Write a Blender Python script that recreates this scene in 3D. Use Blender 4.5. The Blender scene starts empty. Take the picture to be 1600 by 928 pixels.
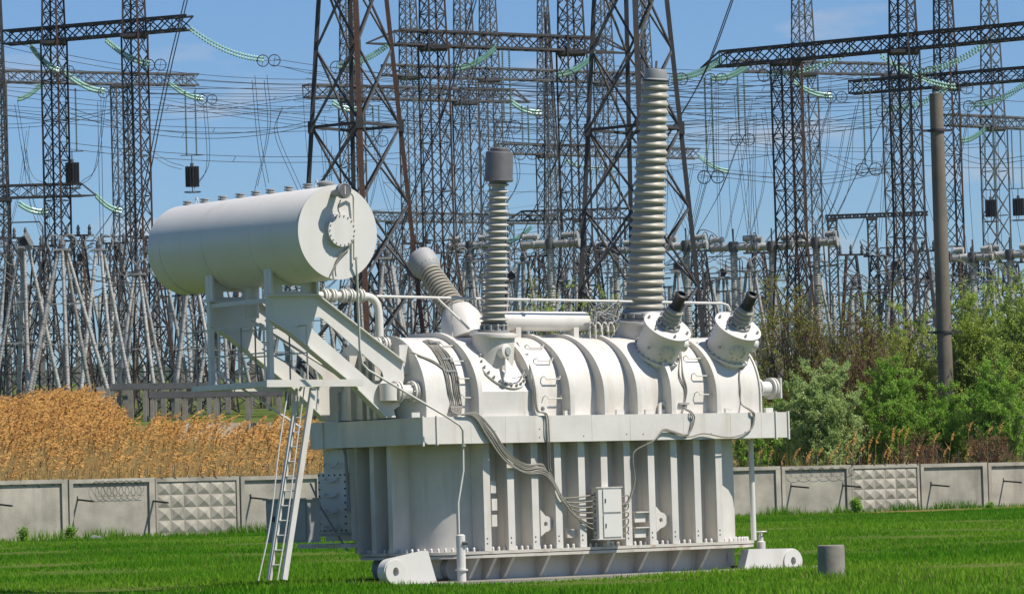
import bpy, math, random
from math import sin, cos, tan, pi, radians, sqrt, atan2
from mathutils import Vector as V, Matrix, geometry
random.seed(7)
C = bpy.context.scene.collection
# ------------------------------------------------------------------ camera
FPX, CX, CY, ROLL, EYE = 6200.0, 800.0, 464.0, 0.0290, 1.6
PITCH = math.atan(310.0 / FPX)
cam_d = bpy.data.cameras.new('camera'); cam = bpy.data.objects.new('camera', cam_d); C.objects.link(cam)
cam_d.sensor_fit = 'HORIZONTAL'; cam_d.sensor_width = 36.0; cam_d.lens = 36.0 * FPX / 1600.0
cam_d.clip_start = 1.0; cam_d.clip_end = 20000.0
_R0, _U0, _F0 = V((1, 0, 0)), V((0, -sin(PITCH), cos(PITCH))), V((0, cos(PITCH), sin(PITCH)))
_R = _R0 * cos(ROLL) - _U0 * sin(ROLL); _U = _U0 * cos(ROLL) + _R0 * sin(ROLL)
cam.matrix_world = Matrix(((_R.x, _U.x, -_F0.x, 0), (_R.y, _U.y, -_F0.y, 0), (_R.z, _U.z, -_F0.z, EYE), (0, 0, 0, 1)))
bpy.context.scene.camera = cam
# ------------------------------------------------------------------ sky and sun
SUN_EL, SUN_AZ = 54.0, 25.0           # sun stands to the right, 25 degrees towards the viewer
sx, sy, sz = cos(radians(SUN_AZ)) * cos(radians(SUN_EL)), -sin(radians(SUN_AZ)) * cos(radians(SUN_EL)), sin(radians(SUN_EL))
w = bpy.data.worlds.new('World'); bpy.context.scene.world = w; w.use_nodes = True
nt = w.node_tree; nt.nodes.clear()
out = nt.nodes.new('ShaderNodeOutputWorld'); bg = nt.nodes.new('ShaderNodeBackground'); bg.inputs[1].default_value = 0.074
sky = nt.nodes.new('ShaderNodeTexSky'); sky.sky_type = 'NISHITA'; sky.sun_disc = False
sky.sun_elevation = radians(SUN_EL); sky.sun_rotation = atan2(sx, sy); sky.air_density = 1.0; sky.dust_density = 0.2; sky.ozone_density = 2.0
tc = nt.nodes.new('ShaderNodeTexCoord')
mp = nt.nodes.new('ShaderNodeMapping'); mp.inputs['Scale'].default_value = (17, 17, 62); mp.inputs['Location'].default_value = (0.35, 0, 0.2)
nz = nt.nodes.new('ShaderNodeTexNoise'); nz.inputs['Scale'].default_value = 1.0; nz.inputs['Detail'].default_value = 5; nz.inputs['Roughness'].default_value = 0.5
rmp = nt.nodes.new('ShaderNodeMapRange'); rmp.inputs[1].default_value = 0.585; rmp.inputs[2].default_value = 0.74; rmp.inputs[3].default_value = 0.0; rmp.inputs[4].default_value = 0.55
mx = nt.nodes.new('ShaderNodeMix'); mx.data_type = 'RGBA'; mx.inputs[7].default_value = (6.6, 6.7, 7.0, 1)
nt.links.new(tc.outputs['Generated'], mp.inputs[0]); nt.links.new(mp.outputs[0], nz.inputs[0]); nt.links.new(nz.outputs[0], rmp.inputs[0])
nt.links.new(rmp.outputs[0], mx.inputs[0]); tn = nt.nodes.new('ShaderNodeMix'); tn.data_type = 'RGBA'; tn.blend_type = 'MULTIPLY'; tn.inputs[0].default_value = 1.0; tn.inputs[7].default_value = (0.64, 0.88, 1.22, 1)
nt.links.new(sky.outputs[0], tn.inputs[6]); nt.links.new(tn.outputs[2], mx.inputs[6]); nt.links.new(mx.outputs[2], bg.inputs[0]); nt.links.new(bg.outputs[0], out.inputs[0])
sd = bpy.data.lights.new('sun', 'SUN'); sd.energy = 5.0; sd.angle = radians(0.53); sd.color = (1.0, 0.94, 0.85)
so = bpy.data.objects.new('sun', sd); C.objects.link(so); so.location = (40, 20, 60)
so.rotation_euler = V((sx, sy, sz)).to_track_quat('Z', 'Y').to_euler()
vs = bpy.context.scene.view_settings; vs.view_transform = 'Standard'; vs.look = 'None'; vs.exposure = 0.30; vs.gamma = 1.0; vs.use_curve_mapping = False
# ------------------------------------------------------------------ pixel helpers
def ray(px, py):
    """direction through a photo pixel, scaled so that y == 1"""
    u, v = px - CX, CY - py
    d = _R * u + _U * v + _F0 * FPX
    return d / d.y
def at(px, py, depth):
    r = ray(px, py) * depth
    return V((r.x, r.y, r.z + EYE))
def proj(p):
    q = V(p) - V((0, 0, EYE)); f = q.dot(_F0)
    return CX + FPX * q.dot(_R) / f, CY - FPX * q.dot(_U) / f
def at_z(px, py, z):
    r = ray(px, py); return at(px, py, (z - EYE) / r.z)
# ------------------------------------------------------------------ materials
MAT = {}
def material(name, col, rough=0.6, metal=0.0, var=0.12, scale=3.0, bump=0.0, bscale=40.0, col2=None, stretch=(1, 1, 1), spec=0.5, lo=0.35, hi=0.7, trans=0.0, streak=None, vary=0.0):
    m = bpy.data.materials.new(name); m.use_nodes = True; n = m.node_tree.nodes; l = m.node_tree.links
    b = n['Principled BSDF']; b.inputs['Roughness'].default_value = rough; b.inputs['Metallic'].default_value = metal
    b.inputs['Specular IOR Level'].default_value = spec
    if trans: b.inputs['Transmission Weight'].default_value = trans
    t = n.new('ShaderNodeTexCoord'); mpn = n.new('ShaderNodeMapping'); mpn.inputs['Scale'].default_value = stretch
    oi = n.new('ShaderNodeObjectInfo'); vm = n.new('ShaderNodeVectorMath'); vm.operation = 'MULTIPLY_ADD'
    l.new(oi.outputs['Random'], vm.inputs[0]); vm.inputs[1].default_value = (37.0, 53.0, 71.0); l.new(t.outputs['Object'], vm.inputs[2]); OC = vm.outputs[0]
    l.new(OC, mpn.inputs[0])
    no = n.new('ShaderNodeTexNoise'); no.inputs['Scale'].default_value = scale; no.inputs['Detail'].default_value = 6; no.inputs['Roughness'].default_value = 0.62
    l.new(mpn.outputs[0], no.inputs[0])
    mr = n.new('ShaderNodeMapRange'); mr.inputs[1].default_value = lo; mr.inputs[2].default_value = hi
    l.new(no.outputs[0], mr.inputs[0])
    mi = n.new('ShaderNodeMix'); mi.data_type = 'RGBA'
    c2 = col2 if col2 else tuple(c * (1 - 2 * var) for c in col)
    mi.inputs[6].default_value = (*col, 1); mi.inputs[7].default_value = (*c2, 1)
    l.new(mr.outputs[0], mi.inputs[0])
    last = mi.outputs[2]
    if streak:                                    # vertical dirt runs and rust specks with a shape of their own
        sc, strength, scol = streak
        mp2 = n.new('ShaderNodeMapping'); mp2.inputs['Scale'].default_value = (sc, sc, sc * 0.07); l.new(OC, mp2.inputs[0])
        n2 = n.new('ShaderNodeTexNoise'); n2.inputs['Scale'].default_value = 1; n2.inputs['Detail'].default_value = 4; l.new(mp2.outputs[0], n2.inputs[0])
        m2 = n.new('ShaderNodeMapRange'); m2.inputs[1].default_value = 0.55; m2.inputs[2].default_value = 0.78; m2.inputs[4].default_value = strength; l.new(n2.outputs[0], m2.inputs[0])
        x2 = n.new('ShaderNodeMix'); x2.data_type = 'RGBA'; x2.inputs[7].default_value = (*scol, 1)
        l.new(m2.outputs[0], x2.inputs[0]); l.new(last, x2.inputs[6]); last = x2.outputs[2]
    if vary:                                      # each piece a little lighter or darker than its neighbours
        hs_ = n.new('ShaderNodeHueSaturation'); mv = n.new('ShaderNodeMapRange'); mv.inputs[3].default_value = 1 - vary; mv.inputs[4].default_value = 1 + vary
        l.new(oi.outputs['Random'], mv.inputs[0]); l.new(mv.outputs[0], hs_.inputs['Value']); l.new(last, hs_.inputs['Color']); last = hs_.outputs[0]
    l.new(last, b.inputs['Base Color'])
    if bump:
        nb = n.new('ShaderNodeTexNoise'); nb.inputs['Scale'].default_value = bscale; nb.inputs['Detail'].default_value = 4
        l.new(t.outputs['Object'], nb.inputs[0]); bp = n.new('ShaderNodeBump'); bp.inputs['Strength'].default_value = bump; bp.inputs['Distance'].default_value = 0.02
        l.new(nb.outputs[0], bp.inputs['Height']); l.new(bp.outputs[0], b.inputs['Normal'])
    MAT[name] = m; return m
material('paint', (0.62, 0.59, 0.54), 0.45, vary=0.04, var=0.07, scale=1.7, bump=0.12, bscale=9, streak=(4.0, 0.50, (0.36, 0.29, 0.20)))
material('paint_rusty', (0.50, 0.47, 0.41), 0.55, var=0.1, scale=2.2, col2=(0.26, 0.13, 0.05), lo=0.52, hi=0.75)
material('paint_clean', (0.63, 0.61, 0.565), 0.38, var=0.03, scale=1.2, bump=0.05, bscale=4, streak=(2.6, 0.30, (0.40, 0.36, 0.29)))
material('paint_grey', (0.27, 0.275, 0.27), 0.5, var=0.08, scale=2.5)  # grey paint, darkened so its colour carries the shade on the control cabinet
material('cable', (0.27, 0.255, 0.215), 0.6, var=0.2, scale=6)
material('porcelain', (0.375, 0.35, 0.285), 0.5, var=0.07, scale=2.0, streak=(4.0, 0.35, (0.30, 0.26, 0.19)))
material('porcelain_pale', (0.42, 0.40, 0.35), 0.45, var=0.06, scale=2.0)
material('cap_grey', (0.13, 0.125, 0.125), 0.55, var=0.12, scale=5)
material('steel_beam', (0.075, 0.078, 0.082), 0.6, var=0.2, scale=1.5)
material('zinc', (0.40, 0.40, 0.38), 0.5, 0.3, var=0.15, scale=8)
material('black_seal', (0.02, 0.02, 0.02), 0.5, var=0.1)
material('rust', (0.095, 0.045, 0.026), 0.85, var=0.2, scale=4, col2=(0.05, 0.028, 0.02))
material('steel_dark', (0.036, 0.035, 0.036), 0.7, var=0.2, scale=1.2, col2=(0.075, 0.06, 0.05), lo=0.48, hi=0.8)
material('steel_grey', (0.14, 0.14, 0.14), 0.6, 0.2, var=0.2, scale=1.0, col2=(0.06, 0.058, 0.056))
material('steel_light', (0.34, 0.34, 0.33), 0.6, var=0.15, scale=2)
material('wire', (0.035, 0.035, 0.038), 0.5, var=0.1)
material('wire_light', (0.17, 0.17, 0.17), 0.45, 0.3, var=0.1)
material('glass_green', (0.42, 0.66, 0.53), 0.15, var=0.15, scale=2, spec=0.7)
material('glass_grey', (0.20, 0.27, 0.235), 0.3, var=0.15)
material('insulator', (0.45, 0.44, 0.41), 0.45, vary=0.2, var=0.25, scale=2.5, stretch=(1, 1, 3))
material('concrete', (0.42, 0.385, 0.315), 0.9, var=0.22, scale=0.7, bump=0.35, bscale=14, streak=(1.3, 0.7, (0.17, 0.16, 0.135)), vary=0.10)
material('concrete_post', (0.26, 0.24, 0.20), 0.9, var=0.15, scale=2, bump=0.3, bscale=10)
material('concrete_pole', (0.175, 0.15, 0.115), 0.9, var=0.15, scale=0.8, streak=(1.5, 0.4, (0.08, 0.075, 0.06)))
material('reed_plume', (0.66, 0.38, 0.12), 0.9, var=0.2, scale=0.9, col2=(0.46, 0.22, 0.055), spec=0.1)
material('reed_stalk', (0.60, 0.42, 0.17), 0.9, var=0.2, scale=0.8, col2=(0.38, 0.24, 0.075), spec=0.1)
material('bark', (0.21, 0.125, 0.085), 0.9, var=0.2, scale=2, spec=0.2)
material('bark_pale', (0.17, 0.15, 0.12), 0.9, var=0.2, scale=2, spec=0.2)
material('hill', (0.045, 0.075, 0.04), 0.95, var=0.3, scale=0.02, spec=0.0)
def leaf_material(name, c1, c2):
    m = material(name, c1, 0.55, col2=c2, scale=0.9, spec=0.25); n = m.node_tree.nodes; l = m.node_tree.links
    b = n['Principled BSDF']; o = n['Material Output']; tr = n.new('ShaderNodeBsdfTranslucent'); ms = n.new('ShaderNodeMixShader'); ms.inputs[0].default_value = 0.45
    src = b.inputs['Base Color'].links[0].from_socket
    l.new(src, tr.inputs[0]); l.new(b.outputs[0], ms.inputs[1]); l.new(tr.outputs[0], ms.inputs[2]); l.new(ms.outputs[0], o.inputs[0]); return m
leaf_material('leaf_pale', (0.46, 0.56, 0.22), (0.30, 0.42, 0.12))
leaf_material('leaf_olive', (0.34, 0.36, 0.06), (0.22, 0.24, 0.035))
leaf_material('leaf_green', (0.30, 0.48, 0.07), (0.19, 0.36, 0.04))
leaf_material('leaf_lime', (0.42, 0.52, 0.10), (0.27, 0.37, 0.06))
leaf_material('leaf_brown', (0.30, 0.18, 0.09), (0.19, 0.11, 0.055))
leaf_material('grass_blade', (0.065, 0.22, 0.007), (0.17, 0.33, 0.022))
MAT['grass_blade'].node_tree.nodes['Principled BSDF'].inputs['Specular IOR Level'].default_value = 0.05
for _n in MAT['grass_blade'].node_tree.nodes:  # broad stretched noise puts the lawn's dark shading bands into the blade colour
    if _n.type == 'TEX_NOISE': _n.inputs['Scale'].default_value = 0.11
    if _n.type == 'MAP_RANGE': _n.inputs[1].default_value = 0.40; _n.inputs[2].default_value = 0.60
    if _n.type == 'MAPPING': _n.inputs['Scale'].default_value = (0.3, 0.7, 1)
leaf_material('dry_blade', (0.30, 0.27, 0.08), (0.20, 0.20, 0.05))
gm = material('lawn', (0.08, 0.12, 0.028), 0.95, col2=(0.12, 0.135, 0.04), scale=0.35, spec=0.0)
material('soil_bank', (0.22, 0.15, 0.065), 0.95, col2=(0.11, 0.12, 0.035), scale=0.2, spec=0.0)
# ------------------------------------------------------------------ mesh builder
def frame(axis):
    a = V(axis).normalized(); h = V((0, 0, 1)) if abs(a.z) < 0.9 else V((0, 1, 0))
    e = h.cross(a).normalized(); return e, a.cross(e).normalized(), a
class MB:
    def __init__(s): s.v = []; s.f = []
    def add(s, vs, fs):
        o = len(s.v); s.v += [tuple(x) for x in vs]; s.f += [tuple(i + o for i in f) for f in fs]; return s
    def box(s, x0, x1, y0, y1, z0, z1):
        return s.add([(x0, y0, z0), (x1, y0, z0), (x1, y1, z0), (x0, y1, z0), (x0, y0, z1), (x1, y0, z1), (x1, y1, z1), (x0, y1, z1)],
                     [(0, 3, 2, 1), (4, 5, 6, 7), (0, 1, 5, 4), (1, 2, 6, 5), (2, 3, 7, 6), (3, 0, 4, 7)])
    def bar(s, p, q, w=0.1, h=None, up=None):
        p, q = V(p), V(q); h = h or w; a = (q - p)
        if a.length < 1e-6: return s
        a.normalize()
        if up is None: e, g, a = frame(a)
        else: e = V(up).cross(a).normalized(); g = a.cross(e)
        c = [e * (-w / 2) + g * (-h / 2), e * (w / 2) + g * (-h / 2), e * (w / 2) + g * (h / 2), e * (-w / 2) + g * (h / 2)]
        return s.add([p + k for k in c] + [q + k for k in c], [(3, 2, 1, 0), (4, 5, 6, 7), (0, 1, 5, 4), (1, 2, 6, 5), (2, 3, 7, 6), (3, 0, 4, 7)])
    def lathe(s, prof, org, axis=(0, 0, 1), n=24, a0=0, a1=2 * pi, caps=True):
        e, g, a = frame(axis); org = V(org); full = abs(a1 - a0 - 2 * pi) < 1e-6; m = n if full else n + 1
        vs = []; fs = []
        for r, h in prof:
            for i in range(m):
                t = a0 + (a1 - a0) * i / n; vs.append(org + a * h + (e * cos(t) + g * sin(t)) * r)
        for j in range(len(prof) - 1):
            for i in range(n):
                k = (i + 1) % m; fs.append((j * m + i, j * m + k, (j + 1) * m + k, (j + 1) * m + i))
        if caps and full:
            if prof[0][0] > 1e-4: fs.append(tuple(reversed(range(m))))
            if prof[-1][0] > 1e-4: fs.append(tuple(range((len(prof) - 1) * m, len(prof) * m)))
        return s.add(vs, fs)
    def cyl(s, p, q, r, r2=None, n=16):
        p, q = V(p), V(q); return s.lathe([(r, 0), (r if r2 is None else r2, (q - p).length)], p, q - p, n)
    def tube(s, pts, r, n=6, closed=False):
        P = [V(p) for p in pts]; k = len(P); vs = []; fs = []; e = None
        for i in range(k):
            a = (P[(i + 1) % k] - P[i - 1]) if (closed or 0 < i < k - 1) else (P[1] - P[0] if i == 0 else P[-1] - P[-2])
            a.normalize()
            if e is None: e, g, _ = frame(a)
            else:
                e = (e - a * e.dot(a)).normalized(); g = a.cross(e)
            rr = r[i] if isinstance(r, (list, tuple)) else r
            for j in range(n): vs.append(P[i] + (e * cos(2 * pi * j / n) + g * sin(2 * pi * j / n)) * rr)
        for i in range(k if closed else k - 1):
            for j in range(n):
                b = (i + 1) % k; fs.append((i * n + j, i * n + (j + 1) % n, b * n + (j + 1) % n, b * n + j))
        if not closed: fs += [tuple(reversed(range(n))), tuple(range((k - 1) * n, k * n))]
        return s.add(vs, fs)
    def prism(s, loops, fn, t0, t1):
        """loops of 2D points (first outer, rest holes); fn(a, b, t) -> point"""
        tris = geometry.tessellate_polygon([[V((a, b, 0)) for a, b in lp] for lp in loops])
        fl = [p for lp in loops for p in lp]; N = len(fl)
        vs = [fn(a, b, t0) for a, b in fl] + [fn(a, b, t1) for a, b in fl]
        fs = [tuple(t) for t in tris] + [tuple(i + N for i in reversed(t)) for t in tris]
        o = 0
        for lp in loops:
            k = len(lp); fs += [(o + i, o + (i + 1) % k, o + (i + 1) % k + N, o + i + N) for i in range(k)]; o += k
        return s.add(vs, fs)
    def mesh(s, name, mat, smooth=None):
        me = bpy.data.meshes.new(name); me.from_pydata(s.v, [], s.f)
        if mat: me.materials.append(MAT[mat])
        if smooth:
            me.polygons.foreach_set('use_smooth', [True] * len(me.polygons)); me.set_sharp_from_angle(angle=radians(smooth))
        return me
    def build(s, name, mat, parent=None, smooth=None, recalc=False):
        me = s.mesh(name, mat, None)
        if recalc:
            import bmesh
            b = bmesh.new(); b.from_mesh(me); bmesh.ops.recalc_face_normals(b, faces=b.faces); b.to_mesh(me); b.free()
        if smooth:
            me.polygons.foreach_set('use_smooth', [True] * len(me.polygons)); me.set_sharp_from_angle(angle=radians(smooth))
        return link(name, me, parent)
def link(name, me, parent=None):
    o = bpy.data.objects.new(name, me); C.objects.link(o)
    if parent: o.parent = parent
    return o
def tag(o, label=None, cat=None, group=None, kind=None):
    if label: o['label'] = label
    if cat: o['category'] = cat
    if group: o['group'] = group
    if kind: o['kind'] = kind
    return o
def thing(name, label, cat, loc=(0, 0, 0), rz=0, group=None):
    o = bpy.data.objects.new(name, None); C.objects.link(o); o.location = loc; o.rotation_euler = (0, 0, rz)
    o.empty_display_size = 0.3
    return tag(o, label, cat, group)
def copy_tree(o, parent=None):
    c = o.copy(); C.objects.link(c); c.parent = parent
    for ch in o.children: copy_tree(ch, c)
    return c
def bez(pts, n=8):
    """Catmull-Rom through points"""
    P = [V(p) for p in pts]; P = [P[0] * 2 - P[1]] + P + [P[-1] * 2 - P[-2]]; R = []
    for i in range(1, len(P) - 2):
        for k in range(n):
            t = k / n; a, b, c, d = P[i - 1], P[i], P[i + 1], P[i + 2]
            R.append(0.5 * ((2 * b) + (c - a) * t + (2 * a - 5 * b + 4 * c - d) * t * t + (3 * b - a - 3 * c + d) * t ** 3))
    R.append(P[-2]); return R
def smooth01(t): t = max(0, min(1, t)); return t * t * (3 - 2 * t)
# ------------------------------------------------------------------ terrain
def gz(x, y):
    z = 0.30 * smooth01((y - 85) / 75)
    z += 5.9 * smooth01((y - 178 - 0.35 * max(-30, min(30, x))) / 78)
    if y > 240: z += 0.042 * (min(y, 520) - 240)
    if y > 520: z -= 0.01 * (y - 520)
    return z
# ------------------------------------------------------------------ ground, hills
def axis_steps(lo, hi, step, far, grow=1.35):
    a = []; x = lo
    while x <= hi: a.append(x); x += step
    s = step; x = hi
    while x < far: s *= grow; x += s; a.append(x)
    return a
xs = axis_steps(0, 60, 1.5, 2600); xs = [-x for x in reversed(xs[1:])] + xs
ys = [-400, -150, -50, 0] + axis_steps(20, 420, 2.5, 4000)
gb = MB(); nx = len(xs)
gb.add([(x, y, gz(x, y) + 0.008 * sin(x * 0.9 + 0.4 * y)) for y in ys for x in xs],
       [(j * nx + i, j * nx + i + 1, (j + 1) * nx + i + 1, (j + 1) * nx + i) for j in range(len(ys) - 1) for i in range(nx - 1)])
g = gb.build('ground', 'lawn', smooth=180); tag(g, 'green grassy ground sloping up to the switchyard', kind='structure')
bk = MB(); bx = axis_steps(-60, 60, 1.5, 60); by = axis_steps(172, 252, 1.5, 252); nb_ = len(bx)
bk.add([(x, y, gz(x, y) + (0.06 if y > 181 + 0.35 * x * 0.6 else -0.35)) for y in by for x in bx], [(j * nb_ + i, j * nb_ + i + 1, (j + 1) * nb_ + i + 1, (j + 1) * nb_ + i) for j in range(len(by) - 1) for i in range(nb_ - 1)])
tag(bk.build('bank', 'soil_bank', smooth=180), 'dry brown bank rising behind the fence', kind='structure')
hb = MB(); N = 90; rows = 8
for j in range(rows):
    for i in range(N):
        x = -2600 + 5200 * i / (N - 1); t = j / (rows - 1)
        top = 128 - 0.012 * x + 6 * sin(x * 0.0021 + 1.0) + 8 * sin(x * 0.006) + 3.0 * sin(x * 0.031) + 2.0 * sin(x * 0.083 + 2)
        hb.v.append((x, 2700 + 900 * t, -20 + (top + 20) * smooth01(t * 1.02)))
hb.f = [(j * N + i, j * N + i + 1, (j + 1) * N + i + 1, (j + 1) * N + i) for j in range(rows - 1) for i in range(N - 1)]
tag(hb.build('hills', 'hill', smooth=180), 'low wooded hills far behind the switchyard', kind='structure')
# ------------------------------------------------------------------ TRANSFORMER
ROT = radians(36.5)
D2 = V((cos(ROT), sin(ROT), 0)); DY = V((-sin(ROT), cos(ROT), 0))
_c = at(660, 694, 73.0); ORG = V((_c.x, _c.y, 0)); G0 = _c.z            # girdle corner
tr = thing('power_transformer', 'large white high voltage power transformer with raised oil conservator and ribbed tank', 'transformer', ORG, ROT)
def _hit(px, py, n, d):
    r = ray(px, py); o = V((0, 0, EYE)) - ORG; t = (d - n.dot(o)) / n.dot(r); p = o + r * t
    return V((p.dot(D2), p.dot(DY), p.z))
def TY(px, py, y): return _hit(px, py, DY, y)         # local point on plane Y = y
def TX(px, py, x): return _hit(px, py, D2, x)
def loc2px(p): return proj(ORG + D2 * p[0] + DY * p[1] + V((0, 0, p[2])))
G1 = TY(662, 651.5, 0).z                              # girdle top
GX = TY(1232, 660, 0).x                               # girdle length
FZ = TY(900, 855, 0.16).z                             # tank flange level
GD = 3.75                                             # depth over all
# --- girdle (box beam round the tank)
def rr(x0, x1, y0, y1, r, n=8):
    P = []
    for cx, cy, a in ((x1 - r, y0 + r, -pi / 2), (x1 - r, y1 - r, 0), (x0 + r, y1 - r, pi / 2), (x0 + r, y0 + r, pi)):
        P += [(cx + r * cos(a + k / n * pi / 2), cy + r * sin(a + k / n * pi / 2)) for k in range(n + 1)]
    return P
xyz = lambda a, b, t: (a, b, t)
gi = MB()
gi.box(0.02, GX - 0.02, 0, 0.42, G0, G1); gi.box(0.02, GX - 0.02, GD - 0.42, GD, G0, G1)
gi.box(0, 0.42, 0.03, 2.86, G0 + 0.004, G1 - 0.004); gi.box(GX - 0.42, GX, 0.03, GD - 0.03, G0 + 0.004, G1 - 0.004)
gi.box(0.05, 0.47, 2.86, GD - 0.004, G0 + 0.006, G1 + 0.012)
gird = gi.build('girdle', 'paint', tr)
for x in (0.0, TY(681, 660, 0).x, TY(1211, 660, 0).x, GX - 0.025):
    MB().box(x - 0.002, x + 0.03, -0.03, 0.02, G0 - 0.035, G1 + 0.02).build('end_plate', 'paint_clean', gird)
for px in (736, 790, 850, 925, 985, 1068, 1142, 1190):
    p = TY(px, 670, 0); MB().box(p.x - 0.003, p.x + 0.003, -0.004, 0.01, G0 + 0.01, G1 - 0.01).build('weld_seam', 'paint_clean', gird)
for (px, py) in ((773, 674), (843, 670), (843, 683), (912, 681), (1111, 677), (1164, 675), (979, 678), (1005, 678)):
    p = TY(px, py, 0); MB().lathe([(0.012, 0), (0.012, 0.006)], (p.x, 0.001, p.z), (0, -1, 0), 8).build('bolt_hole', 'black_seal', gird)
for px in (648, 825, 887, 968, 1013, 1138, 1201):
    p = TY(px, 640, 0.12); MB().box(p.x - 0.09, p.x + 0.09, 0.09, 0.15, G1, G1 + 0.09).build('stop_block', 'paint_clean', gird)
# --- lower tank
WY, WX0, WX1 = 0.56, 0.72, GX - 0.45
tank = MB().prism([rr(WX0, WX1, WY, GD - WY, 1.0)], xyz, FZ - 0.02, G0 + 0.1).build('tank', 'paint', tr, 40, True)
tf = MB().prism([rr(WX0 - 0.40, WX1 + 0.36, WY - 0.40, GD - WY + 0.4, 1.4)], xyz, FZ - 0.055, FZ).build('tank_flange', 'paint_rusty', tr, 40, True)
lf = MB().prism([rr(WX0 - 0.39, WX1 + 0.35, WY - 0.39, GD - WY + 0.39, 1.4)], xyz, FZ - 0.125, FZ - 0.07).build('base_flange', 'paint_rusty', tr, 40, True)
base = MB().prism([rr(WX0 + 0.05, WX1 - 0.05, WY + 0.05, GD - WY - 0.05, 0.9)], xyz, 0.02, FZ - 0.12).build('base_pan', 'paint', tr, 40, True)
bb = MB()
oc = rr(WX0 - 0.26, WX1 + 0.24, WY - 0.26, GD - WY + 0.26, 1.26, 10); per = 0
for i in range(len(oc)):
    a, b = V(oc[i]), V(oc[(i + 1) % len(oc)]); L = (b - a).length; per += L
    while per > 0:
        p = b - (b - a).normalized() * min(per, L) if L > 0 else b
        bb.lathe([(0.028, 0.0), (0.028, 0.05), (0.014, 0.075)], (p.x, p.y, FZ), (0, 0, 1), 6); per -= 0.135
tag(bb.build('bolts', 'paint_clean', tr), kind='stuff')
RY = 0.19
for px in (760.5, 798, 836, 872.5, 909.5, 945, 981, 1018.5, 1054, 1090, 1124):
    p = TY(px, 760, RY); wd = 0.078
    rb = MB(); rb.box(p.x - wd, p.x + wd, RY, RY + 0.03, FZ + 0.003, G0 + 0.03); rb.box(p.x + wd - 0.03, p.x + wd - 0.005, RY + 0.03, WY + 0.02, FZ + 0.003, G0 + 0.03)
    rb.box(p.x - wd + 0.005, p.x - wd + 0.03, RY + 0.03, WY + 0.02, FZ + 0.003, G0 + 0.03)
    r_ = rb.build('rib', 'paint', tr)
    for k in (0, 1):
        MB().lathe([(0.014, 0), (0.014, 0.006)], (p.x - 0.02, RY - 0.001, FZ + 0.14 + 0.09 * k), (0, -1, 0), 8).build('bolt_hole', 'black_seal', r_)
for px in (609, 582, 555.5):
    p = TX(px, 770, 0.33); MB().box(0.33, WX0 + 0.05, p.y - 0.07, p.y + 0.07, FZ + 0.003, G0 + 0.03).build('rib', 'paint', tr)
for px in (745, 772, 800, 856, 910, 958, 1010, 1062, 1106):
    p = TY(px, 870, 0.3); MB().prism([[(0.22, FZ - 0.13), (0.65, FZ - 0.13), (0.65, 0.05), (0.5, 0.05)]], lambda a, b, t, q=p.x: (q + t + 0.10 * (FZ - b) * -1, a, b), -0.03, 0.03).build('base_gusset', 'paint', tr)
# small fittings between the ribs
def lug(px, py, r=0.15, y0=0.30):
    p = TY(px, py, y0); hole = [(0.045 * cos(t * pi / 6), 0.045 * sin(t * pi / 6)) for t in range(12)]
    outl = [(r * cos(a * pi / 8), r * sin(a * pi / 8)) for a in range(-4, 5)] + [(-0.12, r + 0.12), (-0.12, -r - 0.08)]
    return MB().prism([outl, hole], lambda a, b, t: (p.x + a, p.y + t, p.z + b), 0, 0.05).build('lug', 'paint', tr)
lug(853, 818); lug(1033, 812)
for (px, py) in ((771, 760), (773, 787), (773, 812)):
    p = TY(px, py, 0.28); MB().box(p.x - 0.07, p.x + 0.05, 0.27, 0.30, p.z - 0.12, p.z + 0.1).build('bracket_plate', 'paint', tr)
for (px, py) in ((1000, 808), (1000, 832)):
    p = TY(px, py, 0.3); MB().box(p.x - 0.15, p.x + 0.15, 0.27, 0.30, p.z - 0.09, p.z + 0.09).build('cover_plate', 'paint', tr)
    MB().box(p.x - 0.17, p.x + 0.17, 0.20, 0.32, p.z + 0.09, p.z + 0.115).build('cover_lip', 'paint', tr)
p = TY(890, 833, 0.35); MB().box(p.x - 0.09, p.x + 0.09, 0.3, 0.36, p.z - 0.08, p.z + 0.08).build('cover_plate', 'paint', tr)
# --- bell cover: rounded dome
DX0, DX1, DYF, DYB, DR = 0.30, GX - 0.44, 0.30, GD - 0.3, 1.18
DT = TX(607, 527.5, DX0).z                            # dome top level
def domeZ(y):
    y = min(y, DYF + DYB - y)
    if y < DYF: return -9
    if y < DYF + DR: return DT - DR + sqrt(max(0, DR * DR - (DYF + DR - y) ** 2))
    return DT
def dome_profile(off=0.0, n=14):
    cz = DT - DR; P = [(DYF - off, G1 - 0.02)]
    for k in range(n + 1):
        a = pi - k / n * pi / 2; P.append((DYF + DR + (DR + off) * cos(a), cz + (DR + off) * sin(a)))
    for k in range(n + 1):
        a = pi / 2 - k / n * pi / 2; P.append((DYB - DR + (DR + off) * cos(a), cz + (DR + off) * sin(a)))
    P.append((DYB + off, G1 - 0.02)); return P
xz = lambda a, b, t: (t, a, b)
dome = MB().prism([dome_profile()], xz, DX0 + 0.03, DX1 - 0.03).build('bell_cover', 'paint', tr, 40, True)
for x in (DX0, DX1 - 0.03): MB().prism([dome_profile(0.035)], xz, x, x + 0.03).build('end_flange', 'paint_clean', dome, 40, True)
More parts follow.
